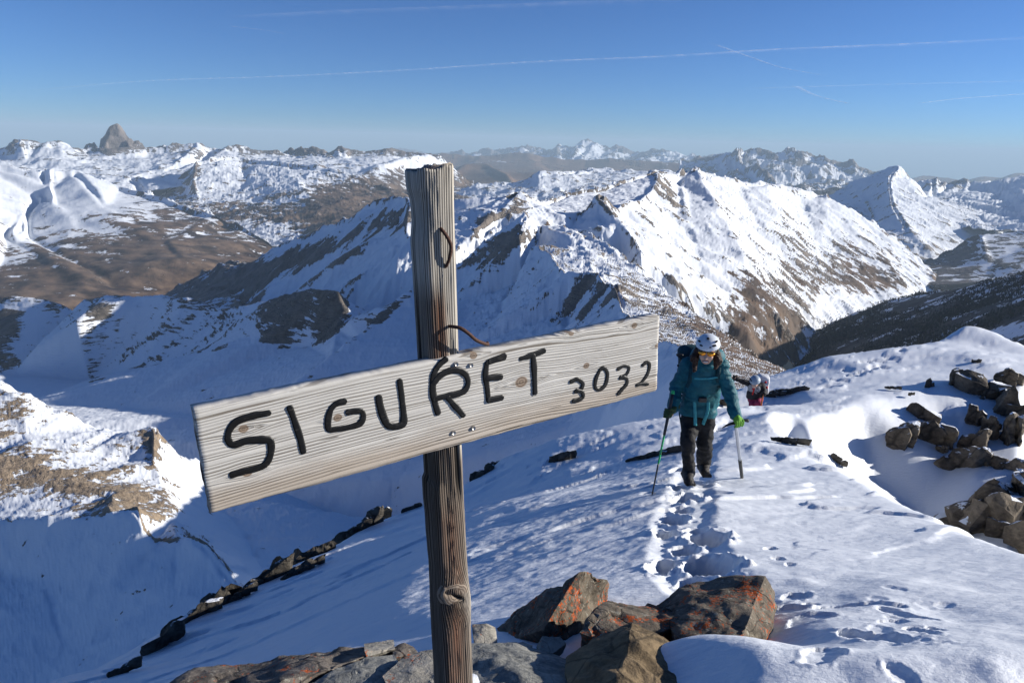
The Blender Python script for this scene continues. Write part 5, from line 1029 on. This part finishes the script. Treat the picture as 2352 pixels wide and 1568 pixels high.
# poles and axe, held
pole_top, pole_tip = J(*cc(376, 622), R0-.36), ground_at(*cc(212, 1462))+np.array([0, 0, 0.0])
def along(a, b, t): return a+(b-a)*t
def stick(name, a, b, t0, t1, r0_, r1_, mat, root, base, seg=12): return tube(name, [along(a, b, t0), along(a, b, 0.5*(t0+t1)), along(a, b, t1)], [r0_, 0.5*(r0_+r1_), r1_], mat, root, seg, base, 3)
pax = pole_tip-pole_top; t_ = ((jt['hanL']-pole_top)@pax)/(pax@pax); jt['hanL'] = along(pole_top, pole_tip, max(t_, 0.16))
c1.glove('L', -pax, np.array([0.3, 0.75, 0.2]), fabric('dark_green_glove', (0.03, 0.055, 0.022), 70, 1.6))
GRN = NT('green_pole').end((0.02, 0.42, 0.12), 0.35, None, 0.5); 
pr = empty('trekking_pole', pole_tip); tag(pr, 'green and black trekking pole in the gloved hand on the left of the climber', 'trekking pole')
stick('grip', pole_top, pole_tip, 0.015, 0.42, 0.017, 0.013, PLAST, pr, pole_tip); stick('grip_cap', pole_top, pole_tip, -0.012, 0.02, 0.015, 0.019, GRN, pr, pole_tip)
stick('upper_shaft', pole_top, pole_tip, 0.40, 0.70, 0.0095, 0.009, GRN, pr, pole_tip); stick('lower_shaft', pole_top, pole_tip, 0.69, 1.03, 0.0085, 0.006, PLAST, pr, pole_tip)
_b = along(pole_top, pole_tip, 0.975); tube('basket', [_b-pax*0.003, _b, _b+pax*0.004], [0.008, 0.036, 0.012], PLAST, pr, 14, pole_tip, 3)
for t0 in (0.52, 0.60): stick('marking', pole_top, pole_tip, t0, t0+0.006, 0.0102, 0.0102, PLAST, pr, pole_tip)
ax0, ax1 = J(*cc(868, 868), R0-.33), ground_at(*cc(921, 1286))
aax = ax1-ax0; ALU = NT('axe_shaft').end((0.55, 0.57, 0.6), 0.35, None, 0.5, 0.85); AXB = NT('axe_steel').end((0.03, 0.032, 0.035), 0.45, None, 0.5, 0.6); GRIP = NT('axe_grip').end((0.06, 0.06, 0.055), 0.7)
ar = empty('ice_axe', ax1); tag(ar, 'silver ice axe with dark grip planted in the snow beside the climber', 'ice axe')
stick('shaft', ax0, ax1, 0.0, 0.66, 0.016, 0.0155, ALU, ar, ax1); stick('grip', ax0, ax1, 0.64, 0.985, 0.019, 0.0175, GRIP, ar, ax1); stick('spike', ax0, ax1, 0.98, 1.1, 0.012, 0.003, AXB, ar, ax1)
h0 = ax0; tube('pick', [J(*cc(905, 872), R0-.33), h0+np.array([0, 0, .005]), J(*cc(830, 872), R0-.36), J(*cc(795, 885), R0-.38), J(*cc(760, 905), R0-.40)], [0.016, 0.017, 0.013, 0.010, 0.003], AXB, ar, 10, ax1, 4)
tube('adze', [J(*cc(890, 872), R0-.33), J(*cc(925, 845), R0-.3), J(*cc(965, 846), R0-.27)], [0.014, 0.012, 0.018], AXB, ar, 10, ax1, 4)
jt['hanR'] = h0+np.array([0.01, -0.02, 0.012])
c1.glove('R', np.array([1.0, 0.35, 0.1]), np.array([0.1, 0.2, 0.9]), GREEN, 0.006, 0.017)
# rucksack
pk = empty('backpack', jt['chest']); tag(pk, 'dark teal rucksack on the back of the climber in teal', 'backpack'); pb = jt['chest']
cb = jt['chest']+np.array([-0.05, 0.24, -0.04])
pkf = lambda p: smin(rbox(p, cb, (0.145, 0.12, 0.21), 0.08), ellipsoid(p, cb+np.array([-0.02, 0, 0.21]), (0.15, 0.12, 0.08)), 0.05)+noise3(p*9, 2, 3)*0.018
link('pack_bag', sd_mesh('pack_bag', pkf, cb-0.42, cb+0.45, 0.013, pb), DKTEAL, pk)
def strap(name, pts, w, mat, root, base, fn, lift=0.008):
    """a flat band laid on a surface"""
    q = [hit(fn, *cc(*k_), R0-0.8, R0+0.3, lift) for k_ in pts]; q = smooth_line(q, 5); d = np.gradient(q, axis=0); d /= np.linalg.norm(d, axis=1)[:, None]
    vdir = q/np.linalg.norm(q, axis=1)[:, None]; s_ = np.cross(d, vdir); s_ /= np.linalg.norm(s_, axis=1)[:, None]
    rows = np.stack([q-s_*w*0.5+vdir*0.01, q-s_*w*0.5-vdir*0.002, q+s_*w*0.5-vdir*0.002, q+s_*w*0.5+vdir*0.01], 1)-base
    m = len(q); i = np.arange(m-1)[:, None]*4+np.arange(3)[None]; F = np.stack([i, i+1, i+5, i+4], -1).reshape(-1, 4)
    return link(name, mesh_np(name, rows.reshape(-1, 3), F), mat, root, False)
strap('shoulder_strap', [(540, 372), (530, 420), (522, 470), (510, 540), (490, 590)], 0.052, DKTEAL, pk, pb, c1.jk); strap('shoulder_strap', [(735, 400), (735, 440), (728, 490), (722, 540), (725, 590)], 0.045, DKTEAL, pk, pb, c1.jk)
strap('chest_strap', [(545, 516), (600, 518), (660, 516), (728, 505)], 0.02, STRAP, pk, pb, c1.jk, 0.012)
hb_ = strap('hip_belt', [(470, 655), (540, 680), (605, 688), (660, 680), (700, 660)], 0.05, fabric('belt_teal', (0.02, 0.11, 0.13), 60, 1.4), pk, pb, c1.jk, 0.012)
for q in ([(545, 695), (548, 760), (550, 800), (552, 885)], [(655, 690), (650, 760), (632, 820), (610, 878)]): strap('loose_strap', q, 0.032, STRAP, pk, pb, lambda p: np.minimum(c1.jk(p), capsule(p, jt['hipL'], jt['kneL'], 0.13, 0.10)), 0.012)
_c = hit(c1.jk, *cc(608, 684), R0-.8, R0+.3, 0.02); link('buckle', sd_mesh('buckle', lambda p: rbox(p, _c, (0.04, 0.012, 0.025), 0.008), _c-0.06, _c+0.06, 0.005, pb), PLAST, pk)
tube('side_strap', [J(*cc(455, 335), R0-.02), J(*cc(410, 330), R0-.02), J(*cc(438, 360), R0), J(*cc(425, 410), R0), J(*cc(410, 415), R0)], [0.012, 0.014, 0.008, 0.008, 0.012], PLAST, pk, 8, pb, 4)
tube('side_strap', [J(*cc(445, 640), R0), J(*cc(422, 720), R0-.02), J(*cc(432, 830), R0-.04), J(*cc(446, 910), R0-.05)], [0.007, 0.007, 0.007, 0.007], DKTEAL, pk, 8, pb, 4)

# second climber, behind the crest
def c5(cx, cy): return ((2880+cx/6.817)/1.7415, (1450+cy/6.817)/1.7415)
R2 = 15.0; J2 = lambda cx, cy, dr=0: P(*c5(cx, cy), R2+dr)
j2 = dict(head=J2(955, 520, -.28), neck=J2(985, 640, -.12), chest=J2(985, 720, -.05), waist=J2(950, 860, 0.02), hem=J2(945, 945, .04), pelvis=J2(950, 950, .05),
          shoL=J2(860, 585, -.05), shoR=J2(1130, 640, -.05), elbL=J2(640, 525, -.1), elbR=J2(1215, 800, -.05), wriL=J2(450, 450, -.15), wriR=J2(1185, 870, -.25), hanL=J2(395, 410, -.16), hanR=J2(1168, 890, -.28),
          hipL=J2(890, 975, .05), hipR=J2(1040, 975, .05), kneL=J2(880, 1170, -.1), kneR=J2(1050, 1130, -.18), ankL=J2(880, 1420, .1), ankR=J2(1050, 1400, .25), toeL=J2(870, 1470, -.1), toeR=J2(1050, 1450, .05))
_f = -j2['head'].copy(); _f[2] = -0.55*np.linalg.norm(_f[:2]); _f[0] -= 2.0; j2['face'] = _f/np.linalg.norm(_f)
b2_ = np.array([*(0.5*(j2['toeL']+j2['toeR']))[:2], j2['toeL'][2]-0.05])
c2p = Person('second climber in dark jacket and pink trousers, half hidden by the crest', j2, b2_, 0.016, 0.95)
PINK = fabric('pink_trousers', (0.20, 0.022, 0.06), 30, 1.6); DKJ = fabric('dark_jacket', (0.012, 0.012, 0.016), 30, 2.0); GREYP = fabric('grey_panels', (0.30, 0.31, 0.33), 30, 1.3)
c2p.build(DKJ, PINK, BOOT, BLACKF, 1.0)
h2, f2 = j2['head'], j2['face']; s2 = np.cross(f2, up); s2 /= np.linalg.norm(s2); u2 = np.cross(s2, f2); HM2 = np.stack([s2, f2, u2], 1)
helm2 = lambda p: np.maximum(ellipsoid(p, h2+u2*0.035, (0.112, 0.13, 0.105), HM2), -((p-h2-u2*0.025)@HM2)[:, 2])
hl2 = c2p.part('helmet', helm2, h2-0.2, h2+0.2, NT('grey_blue_helmet').end((0.30, 0.36, 0.42), 0.4, None, 0.4), 0.008)
for a in (0.5, 0.9, 1.3): 
    d = math.sin(a)*0.9*s2+math.cos(a)*0.7*f2+0.45*u2; q = h2+u2*0.035+d/np.linalg.norm(d)*0.115
    c2p.part('vent', lambda p, q=q: ellipsoid(p, q, (0.014, 0.014, 0.02)), q-0.05, q+0.05, PLAST, 0.006, hl2)
c2p.part('chest_panel', lambda p: np.maximum(np.abs(c2p.jk(p)-0.006)-0.006, np.minimum(ellipsoid(p, J2(830, 670, -.1), (0.07, 0.3, 0.09)), ellipsoid(p, J2(990, 720, -.15), (0.07, 0.3, 0.10)))), j2['chest']-0.4, j2['chest']+0.4, GREYP, 0.014)
for q, ax_, pl_ in (('L', np.array([0.2, 0.1, 1.0]), np.array([0.5, 0.6, 0.2])), ('R', np.array([0.05, 0.05, 1.0]), np.array([0.6, 0.6, 0.1]))): c2p.glove(q, ax_, pl_, BLACKF, 0.009)
p2 = empty('backpack', j2['chest']); tag(p2, 'white and grey rucksack on the second climber', 'backpack'); cb2 = J2(1165, 590, .18)
link('pack_bag', sd_mesh('pack_bag', lambda p: rbox(p, cb2, (0.13, 0.11, 0.22), 0.07)+noise3(p*9, 2, 3)*0.016, cb2-0.36, cb2+0.36, 0.016, j2['chest']), fabric('white_pack', (0.55, 0.56, 0.58), 30, 1.25), p2)
RED = fabric('red_strap', (0.45, 0.02, 0.02), 60, 1.3)
for q in ([(930, 640), (930, 720), (905, 800), (885, 870)], [(880, 712), (920, 715), (950, 705)]): tube('strap', [hit(c2p.jk, *c5(*k_), R2-.8, R2+.4, 0.012) for k_ in q], [0.016, 0.016, 0.014], RED, p2, 8, j2['chest'], 4)
for q in ((1240, 545), (1275, 690)): tube('loop', [J2(q[0]-20, q[1], .1), J2(q[0], q[1]-15, .08), J2(q[0]+18, q[1]+5, .1)], [0.02, 0.026, 0.015], RED, p2, 8, j2['chest'], 4)
ORG = NT('orange_shaft').end((0.55, 0.14, 0.03), 0.5, None, 0.4); o0, o1 = J2(1172, 850, -.28), J2(1115, 1230, -.35)
a2 = empty('ice_axe', o1); tag(a2, 'orange shafted axe in the hand of the second climber', 'ice axe'); stick('shaft', o0, o1, 0, 1.0, 0.017, 0.016, ORG, a2, o1); tube('head', [o0+np.array([-.09, 0, -.02]), o0, o0+np.array([.08, 0, .0])], [0.004, 0.014, 0.01], AXB, a2, 8, o1, 4)
w0, w1 = j2['hanL']+np.array([0, 0, 0.05]), j2['hanL']+np.array([-.12, -.1, -1.15]); pp2 = empty('trekking_pole', w1); tag(pp2, 'dark pole in the outstretched hand of the second climber', 'trekking pole')
stick('grip', w0, w1, 0, 0.14, 0.018, 0.016, PLAST, pp2, w1); stick('lower_shaft', w0, w1, 0.13, 1.0, 0.009, 0.007, PLAST, pp2, w1)
# ------------------------------------------------------------------ contrails and thin cirrus, high above
def contrail(name, pts, width, dens, alt, label, seed):
    c = []
    for px, py in pts:
        d = ray(px, py); c.append(d*(alt/d[2]))
    c = smooth_line(c, 12); d = np.gradient(c, axis=0); d /= np.linalg.norm(d, axis=1)[:, None]; s_ = np.stack([-d[:, 1], d[:, 0], d[:, 2]*0], 1)
    m = len(c); V, F = [], []; us = np.linspace(-1, 1, 9)
    V = np.stack([c+s_*width*u+np.array([0, 0, 1])*width*0.25*(1-u*u) for u in us], 1).reshape(-1, 3); q = len(us)
    i = np.arange(m-1)[:, None]*q+np.arange(q-1)[None]; F = np.stack([i, i+1, i+q+1, i+q], -1).reshape(-1, 4)
    me = mesh_np(name, V, F); t = np.linspace(0, 1, m)
    attr(me, 'edge', (np.tile((1-us**2)**2, (m, 1))*np.minimum(1, np.minimum(t, 1-t)*9)[:, None]))
    n = NT(name+'_vapour'); nz = n.noise(n.map(n.coord(), (1/(width*1.4),)*3, loc=(seed, 0, 0)), 1.0, 5, 0.65); fa = n.math('MULTIPLY', n.attr('edge'), n.rng(nz, 0.3, 0.75, 0.1, 1.0))
    tr = n.new('ShaderNodeBsdfTransparent'); df = n.new('ShaderNodeBsdfTranslucent'); df.inputs[0].default_value = (0.9, 0.9, 0.92, 1); d2 = n.new('ShaderNodeBsdfDiffuse'); d2.inputs[0].default_value = (0.9, 0.9, 0.92, 1)
    ad = n.new('ShaderNodeAddShader'); n.t.links.new(df.outputs[0], ad.inputs[0]); n.t.links.new(d2.outputs[0], ad.inputs[1])
    mx = n.new('ShaderNodeMixShader'); n.put(mx.inputs[0], n.math('MULTIPLY', fa, dens)); n.t.links.new(tr.outputs[0], mx.inputs[1]); n.t.links.new(ad.outputs[0], mx.inputs[2]); n.t.links.new(mx.outputs[0], n.out.inputs['Surface'])
    o = link(name, me, n.m); o.visible_shadow = True; tag(o, label, 'contrail' if name == 'contrail' else 'cloud', 'streaks of vapour in the sky')
contrail('contrail', [(0, 216), (300, 190), (620, 178), (900, 165), (1200, 146), (1500, 133), (1800, 116), (2100, 104), (2450, 86)], 700, 0.30, 9000, 'long straight contrail across the whole sky', 1)
contrail('contrail', [(2100, 240), (2200, 228), (2300, 221), (2450, 210)], 520, 0.5, 8500, 'short bright contrail at the right edge', 2)
contrail('contrail', [(1700, 206), (1950, 198), (2200, 192), (2450, 186)], 600, 0.22, 8600, 'faint contrail above the short bright one', 3)
contrail('contrail', [(1630, 100), (1720, 132), (1800, 158), (1900, 176)], 330, 0.34, 8000, 'short slanting streak just under the long contrail', 4)
contrail('contrail', [(1820, 198), (1880, 224), (1960, 242)], 800, 0.34, 8200, 'blurred streak below the slanting one', 5)
contrail('contrail', [(520, 60), (570, 66), (620, 72), (660, 80)], 120, 0.3, 7600, 'small streak high on the left', 6)
contrail('cirrus_cloud', [(500, 45), (800, 30), (1100, 20), (1400, 8), (1600, 2)], 900, 0.10, 9800, 'thin veil of cirrus at the top of the sky', 8)
# ------------------------------------------------------------------ the air
hm = bpy.data.materials.new('haze_air'); hm.use_nodes = True; ht = hm.node_tree; ht.nodes.clear()
ho = ht.nodes.new('ShaderNodeOutputMaterial'); hv = ht.nodes.new('ShaderNodeVolumePrincipled')
hv.inputs['Color'].default_value = (0.62, 0.82, 1.0, 1); hv.inputs['Density'].default_value = 2.7e-5; hv.inputs['Density Attribute'].default_value = ''
hv.inputs['Anisotropy'].default_value = 0.0
ht.links.new(hv.outputs[0], ho.inputs['Volume'])
hb = bmesh.new(); bmesh.ops.create_cube(hb, size=1.0); hme = bpy.data.meshes.new('haze'); hb.to_mesh(hme)
hz = link('haze', hme, hm, smooth=False); hz.scale = (136000, 136000, 2480); hz.location = (0, 0, 460-1240)
tag(hz, 'thin blue mountain air between the ranges', 'haze', kind='stuff')
